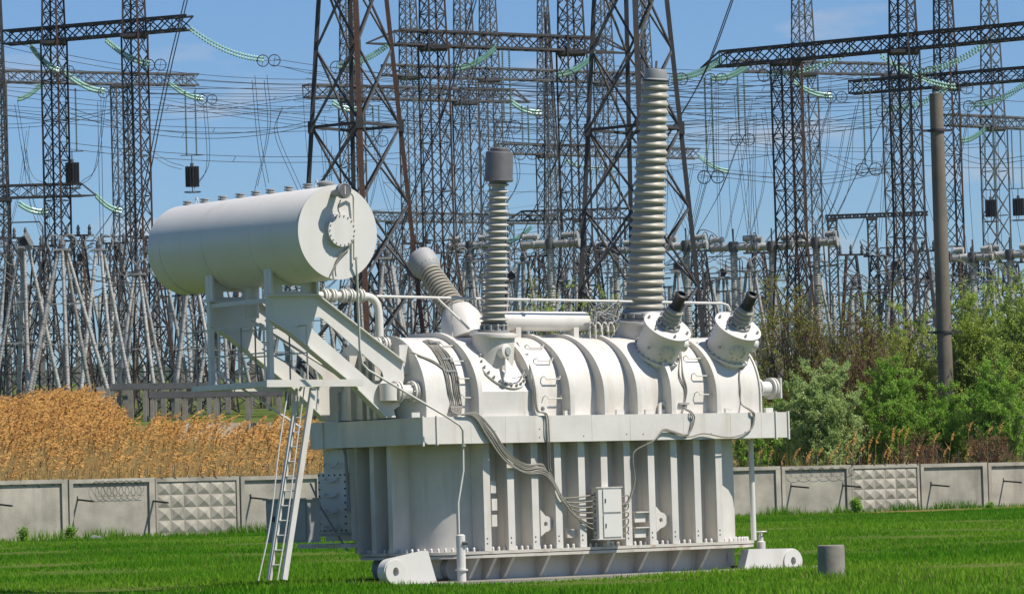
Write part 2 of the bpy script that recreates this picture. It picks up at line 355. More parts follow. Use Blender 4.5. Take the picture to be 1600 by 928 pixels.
def dome_rib(px, py=640, h0=0.27, h1=0.07, th=0.10):
    x = TY(px, py, DYF - h0).x; cz = DT - DR; n = 16; O = [(DYF - h0, G1)]; I = [(DYF + 0.03, G1)]
    for k in range(n + 1):
        a = pi - k / n * pi / 2; h = h0 + (h1 - h0) * smooth01((k / n) * 1.25)
        O.append((DYF + DR + (DR + h) * cos(a), cz + (DR + h) * sin(a))); I.append((DYF + DR + (DR - 0.03) * cos(a), cz + (DR - 0.03) * sin(a)))
    O.append((DYB - DR, DT + h1)); I.append((DYB - DR, DT - 0.03))
    MB().prism([O + I[::-1]], xz, x - th / 2, x + th / 2).build('dome_rib', 'paint', dome, 30, True)
    return x
for px in (895, 948.5, 1000, 1053, 1124): dome_rib(px)
RX1, RX2 = dome_rib(752, h1=0.10), dome_rib(838, h1=0.10)
def on_dome(px, py, off=0.0):
    y = -0.3; lo = None
    while y < 2.2:
        p = TY(px, py, y)
        if p.z <= domeZ(y):
            return p + V((0, -0.7, 0.7)) * off
        y += 0.01
    return TY(px, py, DYF) + V((0, -off, 0))
# --- middle turret and its bushing
TILT = radians(6.0); AX1 = V((0, -sin(TILT), cos(TILT)))
pf = TY(771, 524, 0.72)
wedge = MB().prism([[(0.10, G1), (0.10, G1 + 0.46), (0.93, DT - 0.12), (1.3, DT - 0.12), (1.3, G1)]], xz, RX1 + 0.05, RX2 - 0.05).build('turret_pad', 'paint', dome)
t1 = MB().lathe([(0.40, -1.05), (0.405, -0.02), (0.46, -0.02), (0.46, 0.03), (0.415, 0.03), (0.415, 0.05), (0.30, 0.06)], pf, AX1, 40).build('turret', 'paint', tr, 30)
sl = V((0, 0.83, DT - 0.12 - G1 - 0.46)).normalized(); nn = V((0, -sl.z, sl.y)); cc = V((pf.x, 0.52, 0)); cc.z = G1 + 0.46 + (0.52 - 0.10) * sl.z / sl.y
ring = MB()
P = [cc + V((cos(2 * pi * k / 36) * 0.50, 0, 0)) + sl * sin(2 * pi * k / 36) * 0.60 for k in range(36)]
ring.add([p + nn * 0.005 for p in P] + [p + nn * 0.05 for p in P], [tuple(range(36, 72))] + [(k, (k + 1) % 36, (k + 1) % 36 + 36, k + 36) for k in range(36)])
ring.build('turret_flange', 'paint', t1, 30)
for k in range(36, 60):
    a = 2 * pi * (k - 6 + 0.5) / 24
    q = cc + V((cos(a) * 0.455, 0, 0)) + sl * sin(a) * 0.55
    if sin(a) < 0.55: MB().lathe([(0.03, 0.05), (0.03, 0.085), (0.016, 0.085), (0.016, 0.12)], q, nn, 6).build('bolt', 'zinc', t1)
q = TY(788, 549, pf.y - 0.36)
MB().lathe([(0.14, -0.15), (0.14, 0.06), (0.10, 0.075)], q, (0.25, -1, 0.05), 20).build('handhole_boss', 'paint', t1, 30)
MB().lathe([(0.075, 0.075), (0.075, 0.10)], q, (0.25, -1, 0.05), 16).build('handhole_cover', 'zinc', t1, 30)
hk = [(0.00, 0.0), (0.05, -0.12), (0.10, -0.22), (0.06, -0.30), (-0.06, -0.30), (-0.10, -0.36), (-0.02, -0.41), (0.16, -0.38), (-0.18, -0.47), (-0.22, -0.42), (-0.12, -0.28)]
MB().prism([hk], lambda a, b, t: (q.x + a - 0.02, q.y - 0.06 + t + b * 0.55, q.z + b - 0.12), 0, 0.03).build('hook_plate', 'paint_clean', t1)
cl = MB().tube(bez([(q.x - 0.15, q.y - 0.22, q.z - 0.52), (q.x + 0.2, q.y - 0.25, q.z - 0.47), (q.x + 0.48, q.y + 0.0, q.z - 0.33)]), 0.014, 6).build('earth_strap', 'zinc', t1)
SHED = MB().lathe([(0.82, -0.5), (0.94, -0.46), (0.99, -0.34), (1.0, -0.15), (0.97, 0.02), (0.90, 0.14), (0.83, 0.5)], (0, 0, 0), (0, 0, 1), 40, caps=False).mesh('shed', 'porcelain', 40)
SHED2 = MB().lathe([(0.70, -0.5), (0.93, -0.2), (1.0, -0.08), (0.96, 0.04), (0.70, 0.5)], (0, 0, 0), (0, 0, 1), 32, caps=False).mesh('shed', 'porcelain_pale', 40)
def bushing(name, base_p, axis, length, nsh, r0, r1, core, mesh, mat, pitch_fill=0.9):
    axis = V(axis).normalized(); e, g_, a = frame(axis)
    o = MB().lathe([(core[0], 0), (core[1], length)], base_p, axis, 28).build(name, mat, tr, 30)
    M = Matrix((e, g_, a)).transposed().to_4x4()
    for k in range(nsh):
        f = (k + 0.5) / nsh; r = r0 + (r1 - r0) * f
        s = link('shed', mesh, o); s.matrix_local = Matrix.Translation(V(base_p) + axis * length * f) @ M @ Matrix.Diagonal((r, r, length / nsh * pitch_fill, 1))
    return o
def px_len(p, axis, target_py):          # length along axis that reaches a photo row
    lo, hi = 0, 12
    for _ in range(40):
        m = (lo + hi) / 2
        if loc2px(V(p) + V(axis) * m)[1] > target_py: lo = m
        else: hi = m
    return lo
b0 = pf + AX1 * 0.06
bs = MB().lathe([(0.30, 0), (0.30, 0.04), (0.22, 0.05), (0.22, 0.13), (0.245, 0.13), (0.245, 0.17), (0.215, 0.19), (0.215, 0.2)], b0, AX1, 28).build('bushing_base', 'paint_grey', tr, 30)
MB().lathe([(0.25, 0.165), (0.25, 0.185)], b0, AX1, 28).build('gasket', 'black_seal', bs)
for k in range(12):
    a = k * pi / 6 + .2; MB().lathe([(0.025, 0.03), (0.025, 0.12), (0.014, 0.14)], b0 + V((cos(a) * 0.25, sin(a) * 0.25, 0)), AX1, 6).build('bolt', 'zinc', bs)
b0 = b0 + AX1 * 0.19; L = px_len(b0, AX1, 283)
bu1 = bushing('bushing', b0, AX1, L, 21, 0.285, 0.205, (0.20, 0.12), SHED2, 'porcelain_pale', 0.62)
c0 = b0 + AX1 * L
MB().lathe([(0.13, -0.03), (0.27, -0.01), (0.28, 0.02), (0.268, 0.06), (0.262, 0.52), (0.25, 0.55), (0.18, 0.56), (0.18, 0.61), (0.165, 0.625), (0.02, 0.63)], c0, AX1, 36).build('bushing_cap', 'cap_grey', bu1, 30)
MB().lathe([(0.02, 0.62), (0.02, 0.72)], c0 - V((0.1, 0, 0)), AX1, 8).build('terminal_pin', 'cap_grey', bu1)
# --- tall bushing
TI2 = radians(7.6); AX2 = V((0, -sin(TI2), cos(TI2)))
p2 = TY(1005, 498, 1.35)
MB().lathe([(0.50, -0.9), (0.50, -0.10), (0.56, -0.10), (0.56, -0.05), (0.50, -0.05)], p2, AX2, 36).build('turret', 'paint', tr, 30)
tb = MB().lathe([(0.44, -0.06), (0.44, -0.01), (0.40, 0.02), (0.40, 0.07), (0.44, 0.07), (0.44, 0.11), (0.39, 0.15), (0.37, 0.2)], p2, AX2, 36).build('bushing_base', 'paint_grey', tr, 30)
for k in range(14):
    a = k * 2 * pi / 14; MB().lathe([(0.03, 0.0), (0.03, 0.09)], p2 + V((cos(a) * 0.43, sin(a) * 0.43, 0)), AX2, 6).build('bolt', 'zinc', tb)
b2 = p2 + AX2 * 0.2; L2 = px_len(b2, AX2, 129)
bu2 = bushing('bushing', b2, AX2, L2, 28, 0.405, 0.268, (0.335, 0.21), SHED, 'porcelain', 0.92)
c2 = b2 + AX2 * L2
MB().lathe([(0.22, -0.05), (0.255, 0.0), (0.255, 0.06), (0.225, 0.08), (0.215, 0.20), (0.19, 0.26), (0.02, 0.27)], c2, AX2, 32).build('bushing_cap', 'cap_grey' if 0 else 'paint_grey', bu2, 30)
MB().lathe([(0.263, 0.02), (0.263, 0.05)], c2, AX2, 32).build('gasket', 'black_seal', bu2)
MB().lathe([(0.022, 0.26), (0.022, 0.42)], c2, AX2, 8).build('terminal_pin', 'cap_grey', bu2)
# --- two slanted low voltage turrets
TI3 = radians(38); AX3 = V((0, -sin(TI3), cos(TI3)))
for px, py in ((1024, 550), (1134, 549)):
    p = on_dome(px, py) + V((0, 0, -0.04)); H = 0.66
    t = MB().lathe([(0.42, -0.35), (0.42, 0.0), (0.47, 0.0), (0.47, 0.05), (0.425, 0.05), (0.435, H - 0.05), (0.48, H - 0.05), (0.485, H), (0.10, H + 0.01)], p, AX3, 44).build('slanted_turret', 'paint_clean', tr, 30)
    e, g_, a = frame(AX3)
    for k in range(6):
        an = k * pi / 3 + 0.3; MB().lathe([(0.026, 0), (0.026, 0.05), (0.015, 0.05), (0.015, 0.075)], p + AX3 * H + (e * cos(an) + g_ * sin(an)) * 0.40, AX3, 6).build('bolt', 'zinc', t)
    for k in range(22):
        an = k * 2 * pi / 22; MB().lathe([(0.02, 0.05), (0.02, 0.08)], p + (e * cos(an) + g_ * sin(an)) * 0.45, AX3, 6).build('bolt', 'zinc', t)
    nrm = V((-0.30, -0.76, -0.58)).normalized(); nrm = (nrm - AX3 * nrm.dot(AX3)).normalized()
    q = p + AX3 * 0.30 + nrm * 0.415
    MB().lathe([(0.17, -0.05), (0.17, 0.028), (0.155, 0.035)], q, nrm, 24).build('handhole_cover', 'paint', t, 30)
    e2, g2, _ = frame(nrm)
    for k in range(8): MB().lathe([(0.014, 0.03), (0.014, 0.05)], q + (e2 * cos(k * pi / 4) + g2 * sin(k * pi / 4)) * 0.135, nrm, 6).build('bolt', 'zinc', t)
    n2 = V((0.92, -0.35, -0.2)); n2 = (n2 - AX3 * n2.dot(AX3)).normalized(); q = p + AX3 * 0.34 + n2 * 0.36
    MB().lathe([(0.13, 0), (0.13, 0.14), (0.10, 0.17)], q, n2, 20).build('side_boss', 'paint_clean', t, 30)
    n3 = V((-0.95, -0.2, 0)); n3 = (n3 - AX3 * n3.dot(AX3)).normalized(); q = p + AX3 * 0.30 + (n3 * 0.93 + nrm * 0.36) * 0.43
    MB().lathe([(0.035, 0), (0.035, 0.03)], q, n3, 8).build('nameplate_lug', 'zinc', t)
    b = p + AX3 * (H + 0.01)
    MB().lathe([(0.24, 0), (0.24, 0.05), (0.19, 0.06), (0.19, 0.09)], b, AX3, 24).build('bushing_collar', 'paint_grey', t, 30)
    for k in range(8): MB().lathe([(0.03, 0), (0.03, 0.10), (0.015, 0.12)], b + (e * cos(k * pi / 4) + g_ * sin(k * pi / 4)) * 0.205, AX3, 6).build('bolt', 'zinc', t)
    sb = bushing('small_bushing', b + AX3 * 0.08, AX3, 0.34, 4, 0.20, 0.175, (0.15, 0.13), SHED, 'porcelain_pale', 0.85)
    MB().lathe([(0.11, 0.33), (0.13, 0.36), (0.11, 0.40), (0.115, 0.62), (0.125, 0.66), (0.10, 0.68), (0.08, 0.68), (0.07, 0.60)], b + AX3 * 0.08, AX3, 20).build('black_terminal', 'black_seal', sb, 40)
# --- rear bushing leaning away, elbow, small gas tank on the roof
AX4 = V((0, sin(radians(45)), cos(radians(45))))
p4 = TY(720, 500, 2.15)
MB().lathe([(0.44, -0.45), (0.42, -0.1), (0.38, 0.06), (0.31, 0.18), (0.26, 0.26)], p4, (0, 0.45, 1), 32).build('elbow_turret', 'paint', tr, 40)
b4 = p4 + AX4 * 0.25; L4 = px_len(b4, AX4, 424)
bu4 = bushing('bushing', b4, AX4, L4, 13, 0.265, 0.22, (0.205, 0.165), SHED, 'porcelain', 0.85)
c4 = b4 + AX4 * L4
cp4 = MB().lathe([(0.20, -0.04), (0.235, 0.0), (0.28, 0.10), (0.285, 0.32), (0.26, 0.42), (0.16, 0.50), (0.02, 0.51)], c4, AX4, 32).build('bushing_cap', 'steel_light', bu4, 35)
e, g_, a = frame(AX4)
for k in range(20): MB().lathe([(0.014, 0), (0.014, 0.02)], c4 + AX4 * 0.06 + (e * cos(k * pi / 10) + g_ * sin(k * pi / 10)) * 0.255, AX4, 6).build('bolt', 'black_seal', bu4)
p5 = TX(520, 545, 0.8)
b5 = V((0.75, 3.3, TX(505, 560, 0.75).z)); AX5 = V((-0.35, 0.80, 0.5)).normalized()
q5 = _hit(540, 560, DY, 3.2); bushing('bushing', q5 + V((0.1, 0.2, -0.25)), AX5, 1.1, 7, 0.25, 0.22, (0.19, 0.16), SHED, 'porcelain', 0.85)
MB().lathe([(0.40, -0.9), (0.40, 0.0), (0.30, 0.1)], q5 + V((0.1, 0.2, -0.25)), AX5, 28).build('rear_turret', 'paint', tr, 35)
a5, e5 = TY(783, 504, 1.5), TY(912, 503, 1.5); a5.z = e5.z = DT + 0.32
gt = MB().lathe([(0.10, -0.05), (0.18, -0.02), (0.19, 0), (0.19, (e5 - a5).length), (0.17, (e5 - a5).length + 0.05), (0.05, (e5 - a5).length + 0.08)], a5, e5 - a5, 32).build('roof_oil_vessel', 'paint_clean', tr, 35)
for f in (0.15, 0.85): q = a5.lerp(e5, f); MB().box(q.x - 0.06, q.x + 0.06, q.y - 0.15, q.y + 0.15, DT - 0.02, DT + 0.2).build('saddle', 'paint', gt)
# --- conservator
CXL = -2.45; cpt = TY(527, 363, -0.68); CXL = cpt.x; CZ = cpt.z; CR = 0.845; CB = 4.05
cons = MB().lathe([(CR - 0.01, 0.0), (CR, 0.02), (CR, 5.22 - 0.05), (CR - 0.03, 5.22), (CR - 0.12, 5.25), (0.05, 4.77)], (CXL, -0.68, CZ), V((0, 1, 0.004)), 72).build('conservator', 'paint_clean', tr, 30)
MB().lathe([(CR + 0.008, 0.0), (CR + 0.008, 0.025)], (CXL, -0.695, CZ), (0, 1, 0), 72).build('end_cap', 'paint_clean', cons, 30)
for yy in (0.95, 2.55, 4.05): MB().lathe([(CR - 0.01, 0), (CR + 0.004, 0.004), (CR + 0.004, 0.016), (CR - 0.01, 0.02)], (CXL, yy, CZ + 0.002), (0, 1, 0.004), 72, caps=False).build('weld_seam', 'paint', cons, 30)
mh = TY(529, 361, -0.70)
MB().lathe([(0.30, 0.0), (0.30, -0.035), (0.245, -0.04), (0.245, -0.10), (0.285, -0.10), (0.29, -0.135)], (mh.x, -0.68, mh.z), (0, 1, 0), 48).build('manhole_cover', 'paint_clean', cons, 30, True)
for k in range(18):
    a = k * pi / 9; MB().lathe([(0.012, 0.0), (0.012, 0.02)], (mh.x + 0.265 * cos(a), -0.812, mh.z + 0.265 * sin(a)), (0, -1, 0), 6).build('bolt', 'cap_grey', cons)
gp = TY(531, 300, -0.9); GA = V((-0.05, -1, 0.06)).normalized()
MB().lathe([(0.07, -0.25), (0.07, 0.0), (0.10, 0.02), (0.135, 0.07), (0.14, 0.17), (0.125, 0.185), (0.12, 0.172), (0.01, 0.172)], gp, GA, 32).build('oil_level_gauge', 'paint_grey', cons, 30)
MB().lathe([(0.115, 0.175), (0.01, 0.176)], gp, GA, 28).build('gauge_face', 'steel_grey', cons)
q = gp + GA * 0.18; MB().box(q.x - 0.008, q.x + 0.008, q.y - 0.006, q.y, q.z - 0.07, q.z + 0.08).build('gauge_needle', 'paint_clean', cons)
MB().tube([TY(541, 301, -0.85), TY(549, 302, -0.80), TY(552.5, 308, -0.78), TY(553, 330, -0.76), TY(553.5, 406, -0.76)], 0.022, 8).build('gauge_pipe', 'paint_clean', cons, 60)
MB().tube(bez([TY(532, 313, -0.95), TY(529, 330, -0.75), TY(550, 370, -0.74), TY(546, 385, -0.74), TY(530, 400, -0.74), TY(524, 418, -0.74), TY(525, 432, -0.74)]), 0.012, 6).build('gauge_cable', 'cable', cons, 60)
MB().tube(bez([TY(547, 386, -0.745), TY(533, 401, -0.745), TY(524, 415, -0.745), TY(517, 430, -0.745)]), 0.014, 6).build('gauge_cable', 'cable', cons, 60)
MB().tube([TY(556.5, 404, -0.80), TY(558, 440, -0.7), TY(562, 545, -0.25), TY(566, 568, -0.2), TY(575, 578, -0.2), TY(700, 652, -0.35), TY(718, 664, -0.3), TY(723, 672, -0.2), TY(723.5, 695, -0.06)], 0.022, 8).build('drain_pipe', 'paint_clean', tr, 50)
MB().tube([TY(556, 404, -0.76), TY(556.5, 404, -0.80)], 0.03, 8).build('pipe_clip', 'zinc', cons)
for px in (293, 320, 348, 375.5, 400, 423, 452, 481):
    r = TX(px, 305, CXL); f = MB().lathe([(0.055, 0), (0.055, 0.05), (0.095, 0.05), (0.095, 0.075), (0.06, 0.08), (0.06, 0.095), (0.095, 0.10), (0.095, 0.12)], (CXL, r.y, CZ + CR - 0.02), (0, 0, 1), 16).build('top_flange', 'steel_light', cons, 30)
r = TX(509, 295, CXL); MB().lathe([(0.13, 0), (0.13, 0.07), (0.16, 0.07), (0.16, 0.10), (0.12, 0.12), (0.05, 0.14)], (CXL, r.y, CZ + CR - 0.03), (0, 0, 1), 20).build('top_flange', 'paint_grey', cons, 30)
for px in (307, 495):
    r = TX(px, 303, CXL); MB().tube([(CXL, r.y + 0.04 * cos(k * pi / 6), CZ + CR + 0.07 + 0.07 * sin(k * pi / 6)) for k in range(12)], 0.014, 6, True).build('lifting_eye', 'paint', cons)
# --- conservator brackets
BY1, BY2 = 0.72, 2.72
def arc2(c, r, a0, a1, n=8): return [(c[0] + r * cos(a0 + (a1 - a0) * k / n), c[1] + r * sin(a0 + (a1 - a0) * k / n)) for k in range(n + 1)]
def q2(px, py): p = TY(px, py, BY1); return (p.x, p.z)
O = [q2(*p) for p in ((418, 462), (493, 461), (629, 566), (631, 590), (628, 604), (619, 609), (624, 634), (615, 640), (618, 652), (600, 652), (545, 598), (451, 520), (418, 500))]
S1, S2 = V(q2(497, 508)), V(q2(588, 588)); dr = (S2 - S1).normalized(); an = atan2(dr.y, dr.x); sr = 0.15
slot = arc2(S1, sr, an + pi / 2, an + 3 * pi / 2) + arc2(S2, sr, an - pi / 2, an + pi / 2)
def bracket(y):
    web = MB().prism([O, slot], lambda a, b, t: (a, y + t, b), -0.012, 0.012).build('conservator_bracket', 'paint_clean', tr, None, True)
    for (i, j) in ((1, 2), (10, 11), (11, 12), (9, 10)):
        a, b = V((O[i][0], y, O[i][1])), V((O[j][0], y, O[j][1])); MB().bar(a, b, 0.20, 0.022, up=(0, 0, 1)).build('bracket_flange', 'paint_clean', web)
    a, b = V((O[0][0] - 0.05, y, O[0][1])), V((O[1][0], y, O[1][1])); MB().bar(a, b, 0.22, 0.03, up=(0, 0, 1)).build('bracket_flange', 'paint_clean', web)
    zt = lambda x: CZ - sqrt(max(0.01, (CR - 0.01) ** 2 - (x - CXL) ** 2))
    xa, xb = O[0][0], O[1][0]; ztop = O[0][1]
    n = 12; top = [(xa + (xb - xa) * k / n, zt(xa + (xb - xa) * k / n)) for k in range(n + 1)]
    hole = [(xa + (xb - xa) * u, ztop + v) for u, v in ((0.22, 0.14), (0.40, 0.14), (0.40, 0.06 + 0.22), (0.22, 0.06 + 0.22))] if False else None
    hole = [(xa + (xb - xa) * u, ztop + v) for u, v in ((0.30, 0.09), (0.70, 0.09), (0.70, CZ - CR - ztop - 0.03), (0.30, CZ - CR - ztop - 0.03))]
    MB().prism([[(xa, ztop + 0.016), (xb, ztop + 0.016)] + top[::-1], hole], lambda a, b, t: (a, y + t, b), -0.012, 0.012).build('saddle_plate', 'paint_clean', web, None, True)
    for x in (xa + 0.03, xb - 0.03): MB().box(x - 0.025, x + 0.025, y - 0.12, y + 0.12, ztop + 0.018, zt(x) + 0.02).build('saddle_stiffener', 'paint_clean', web)
    MB().box(xa - 0.02, xa + 0.07, y - 0.05, y + 0.05, TY(424, 596, BY1).z, ztop + 0.02).build('bracket_post', 'paint_clean', web)
    return web
w1 = bracket(BY1); w2 = bracket(BY2)
q = TX(393, 455, CXL); MB().lathe([(0.13, 0.0), (0.13, 0.55), (0.15, 0.55), (0.15, 0.62)], (q.x, q.y, q.z - 0.50), (0, 0, 1), 20).build('sump', 'paint', cons, 30)
MB().bar((O[0][0] + 0.05, BY1, O[0][1] - 0.08), (O[0][0] + 0.05, BY2, O[0][1] - 0.08), 0.08).build('cross_bar', 'paint', tr)
# --- access platform with handrail, ladder
PZ = TY(480, 598, BY1 - 0.35).z; pa = TY(417, 598, BY1 - 0.35); pb = TY(547, 600, BY1 - 0.35)
plat = MB(); yb = BY2 + 0.15
plat.box(pa.x, pb.x + 0.3, pa.y, pa.y + 0.06, PZ - 0.07, PZ + 0.06); plat.box(pa.x, pa.x + 0.06, pa.y + 0.06, yb, PZ - 0.06, PZ + 0.04); plat.box(pa.x, pb.x + 0.3, yb, yb + 0.06, PZ - 0.06, PZ + 0.04)
plat = plat.build('platform_frame', 'paint', tr)
for k in range(26):
    y = pa.y + 0.09 + k * (yb - pa.y - 0.1) / 26; MB().box(pa.x + 0.06, pa.x + 0.9, y, y + 0.05, PZ - 0.03, PZ - 0.01).build('slat', 'paint', plat)
hr = []
for i, (x, y) in enumerate([(pa.x + 0.03, pa.y + 0.1 + (yb - pa.y - 0.2) * k / 3) for k in range(4)] + [(pa.x + 0.95, pa.y + 0.1 + (yb - pa.y - 0.2) * k / 4) for k in range(5)]):
    MB().cyl((x, y, PZ), (x, y, PZ + 1.05), 0.017, n=6).build('handrail_post', 'paint_grey' if i % 2 else 'paint', plat)
for x in (pa.x + 0.03, pa.x + 0.95):
    for h in (0.55, 1.05): MB().cyl((x, pa.y + 0.1, PZ + h), (x, yb - 0.1, PZ + h), 0.016, n=6).build('handrail', 'paint', plat)
MB().cyl(TY(392, 500, 1.6), TY(560, 606, 0.6), 0.022, n=8).build('stay_rod', 'paint', plat)
MB().cyl(TY(410, 545, 1.6), TY(470, 580, 0.9), 0.016, n=8).build('stay_rod', 'paint', plat)
MB().cyl(TY(330, 575, 2.4), TY(470, 668, 1.0), 0.022, n=8).build('stay_rod', 'paint', plat)
lad = MB(); LY = 0.45
la, lb = TY(489, 606, LY), TY(444, 905, LY); lb.z = max(lb.z, 0.0)
lad.bar(la, lb, 0.105, 0.07); lad = lad.build('ladder', 'paint', tr)
off = TY(465, 610, LY + 0.0) - la; off.z = 0; off = V((-0.16, 0.25, 0))
MB().bar(la + off, lb + off, 0.085, 0.06).build('ladder_stringer', 'paint', lad)
n = 13
for k in range(1, n):
    a = la.lerp(lb, k / n); MB().cyl(a, a + off, 0.016, n=6).build('rung', 'paint', lad)
for dx in (-0.12, -0.46):
    MB().tube(bez([la + V((dx, 0.1, 0.02)), la.lerp(lb, 0.3) + V((dx * 1.1, 0.05, 0)), la.lerp(lb, 0.7) + V((dx * 1.05, 0, 0)), lb + V((dx * 1.2, 0, 0))]), 0.014, 6).build('ladder_guard_rod', 'paint', lad)
MB().tube(bez([la + V((-0.28, 0.02, -0.05)), la + V((-0.2, 0, 0.06)), la + V((0.05, -0.02, 0.08)), la + V((0.10, -0.02, -0.1)), la + V((0.06, -0.02, -0.4))]), 0.025, 6).build('grab_rail', 'paint', lad)
# --- shaded left end: hatch housing, cabinet, shelf
hx = 0.22; ha, hb_ = TX(543, 737, hx), TX(501, 833, hx)
hs = MB().box(hx + 0.02, WX0 + 0.6, ha.y - 0.05, GD - 0.1, FZ + 0.25, G0 - 0.01).build('hatch_housing', 'paint', tr)
hp = MB().box(hx - 0.03, hx + 0.018, ha.y, hb_.y, hb_.z, ha.z).build('hatch_cover', 'paint', tr)
for k in range(9):
    z = hb_.z + 0.05 + (ha.z - hb_.z - 0.1) * k / 8
    for y in (ha.y + 0.045, hb_.y - 0.045): MB().lathe([(0.018, 0), (0.018, 0.02)], (hx - 0.031, y, z), (-1, 0, 0), 6).build('bolt', 'black_seal', hp)
for k in range(1, 5):
    y = ha.y + (hb_.y - ha.y) * k / 5
    for z in (hb_.z + 0.05, ha.z - 0.05): MB().lathe([(0.018, 0), (0.018, 0.02)], (hx - 0.031, y, z), (-1, 0, 0), 6).build('bolt', 'black_seal', hp)
for py in (728, 750, 774, 800, 825):
    c = TX(521, py, hx); MB().tube(bez([(hx - 0.02, c.y + 0.2, c.z + 0.06), (hx - 0.1, c.y + 0.2, c.z), (hx - 0.1, c.y, c.z - 0.03), (hx - 0.1, c.y - 0.2, c.z), (hx - 0.02, c.y - 0.2, c.z + 0.06)], 4), 0.018, 6).build('handle', 'paint', hp if py > 735 else hs)
MB().box(hx - 0.25, WX0, ha.y - 0.1, hb_.y + 0.45, FZ + 0.12, FZ + 0.2).build('shelf', 'paint', tr)
ca, cb = TX(480, 780, -0.9), TX(417, 848, -0.9)
cab = MB().box(-0.9, -0.62, ca.y - 0.0, cb.y, cb.z, ca.z).build('control_cabinet', 'paint_grey', tr)
MB().box(-0.925, -0.9 - 0.002, ca.y + 0.05, cb.y - 0.05, cb.z + 0.05, ca.z - 0.05).build('cabinet_door', 'paint_grey', cab)
MB().box(-0.95, -0.58, ca.y - 0.04, cb.y + 0.04, ca.z, ca.z + 0.03).build('cabinet_lid', 'paint_grey', cab)
MB().box(-0.945, -0.925, cb.y - 0.35, cb.y - 0.25, (ca.z + cb.z) / 2, (ca.z + cb.z) / 2 + 0.1).build('latch', 'black_seal', cab)
MB().box(-0.62, hx, ca.y + 0.2, ca.y + 0.28, cb.z + 0.1, cb.z + 0.16).build('cabinet_arm', 'paint_grey', cab)
MB().tube([TX(537, 700, hx - 0.05), TX(540, 712, hx - 0.05), TX(545, 800, hx - 0.05)], 0.03, 8).build('side_pipe', 'paint_grey', tr)
MB().tube([TX(485, 755, -0.1), TX(500, 790, -0.1), TX(543, 860, 0.1)], 0.02, 6).build('side_pipe', 'paint_grey', tr)
# fins and frames above the girdle on the left end
for (px, x0) in ((563, -0.05), (574, -0.05), (584, -0.05), (545, 0.0), (525, 0.05)):
    c = TX(px, 600, x0); MB().box(x0, 0.31, c.y - 0.045, c.y + 0.045, G1 + 0.01, DT - 0.2 - 0.1 * (px < 560)).build('end_stiffener', 'paint', tr)
zb = TX(560, 620, 0.0)
MB().prism([[(1.2, G1 + 0.02), (3.4, G1 + 0.02), (2.6, G1 + 0.75), (1.2, G1 + 0.75)]], xz, 0.1, 0.16).build('end_gusset', 'paint', tr)
# --- flanged stubs
def stub(p, ax, L, r=0.14):
    o = MB().lathe([(r, 0), (r, L)], p, ax, 24).build('pipe_stub', 'paint_clean', tr, 30); e, g_, a = frame(ax)
    for h in (0.04, 0.11, L - 0.11, L - 0.04):
        MB().lathe([(r + 0.075, h - 0.02), (r + 0.075, h + 0.02)], p, ax, 24).build('stub_flange', 'paint', o, 30)
    for k in range(8):
        an = k * pi / 4; MB().cyl(V(p) + a * -0.01 + (e * cos(an) + g_ * sin(an)) * (r + 0.045), V(p) + a * 0.17 + (e * cos(an) + g_ * sin(an)) * (r + 0.045), 0.014, n=6).build('bolt', 'zinc', o)
    return o
p = TX(650, 612, DX0); stub((DX0, p.y, p.z), (-1, 0, 0), 0.52, 0.13)
MB().lathe([(0.17, -0.16), (0.17, 0.16)], (DX0 - 0.62, p.y, p.z), (0, 0, 1), 20).build('stub_box', 'paint', tr, 30)
p = TY(1190, 607, 0.55); stub((DX1, p.y, p.z), (1, 0, 0), 0.56, 0.14)
MB().box(DX1 + 0.565, DX1 + 0.60, p.y - 0.2, p.y + 0.2, p.z - 0.2, p.z + 0.2).build('blind_plate', 'paint_clean', tr)
p = TY(648, 560, 0.9); MB().box(DX0 - 0.2, DX0 + 0.02, p.y - 0.1, p.y + 0.1, p.z - 0.3, p.z + 0.25).build('end_box', 'paint_clean', tr)
p = TX(606, 538, DX0 - 0.1); stub((p.x, p.y, p.z), (-1, 0, 0.0), 0.35, 0.06)
# --- oil pipe from the conservator, thin bus pipe over the roof
a = TY(492, 462, 1.1); b = TY(575, 461, 1.1); z = a.z
vp = MB().tube(bez([(a.x - 0.1, 1.1, z), (b.x - 0.2, 1.1, z), (b.x + 0.1, 1.1, z - 0.05), (b.x + 0.22, 1.1, z - 0.25), (b.x + 0.24, 1.1, z - 0.6), (b.x + 0.24, 1.1, DT + 0.0)], 6), 0.075, 12).build('oil_pipe', 'paint_clean', tr, 50)
for px in (505, 509, 517, 521, 533, 537, 545, 549, 561, 565):
    c = TY(px, 462, 1.1); MB().lathe([(0.13, -0.015), (0.13, 0.015)], (c.x, 1.1, z), (1, 0, 0), 16).build('pipe_flange', 'paint_clean', vp, 30)
c = TY(541, 462, 1.1); MB().lathe([(0.11, -0.12), (0.11, 0.12)], (c.x, 1.1, z), (1, 0, 0), 12).build('valve_body', 'paint_grey', vp, 30)
MB().cyl((c.x, 1.1, z), (c.x, 1.1, z + 0.2), 0.03, n=8).build('valve_stem', 'zinc', vp)
a, m_, b = TY(588, 463, 1.2), TY(760, 467, 1.2), TY(1128, 474, 1.2)
bp = MB().tube([a, m_, b, TY(1137, 477, 1.2), TY(1141, 486, 1.2)], 0.026, 8).build('bus_pipe', 'paint_clean', tr, 50)
for (px, y) in ((705, 1.2),):
    c = TY(px, 466, 1.2); MB().cyl(c, (c.x, c.y, DT), 0.022, n=6).build('pipe_post', 'paint', bp)
MB().cyl(TY(683, 466, 1.2), TY(733, 514, 1.0), 0.024, n=6).build('pipe_brace', 'paint', bp)
c = TY(830, 470, 1.2); MB().lathe([(0.05, -0.04), (0.05, 0.04)], c, (1, 0, 0), 10).build('pipe_joint', 'zinc', bp)
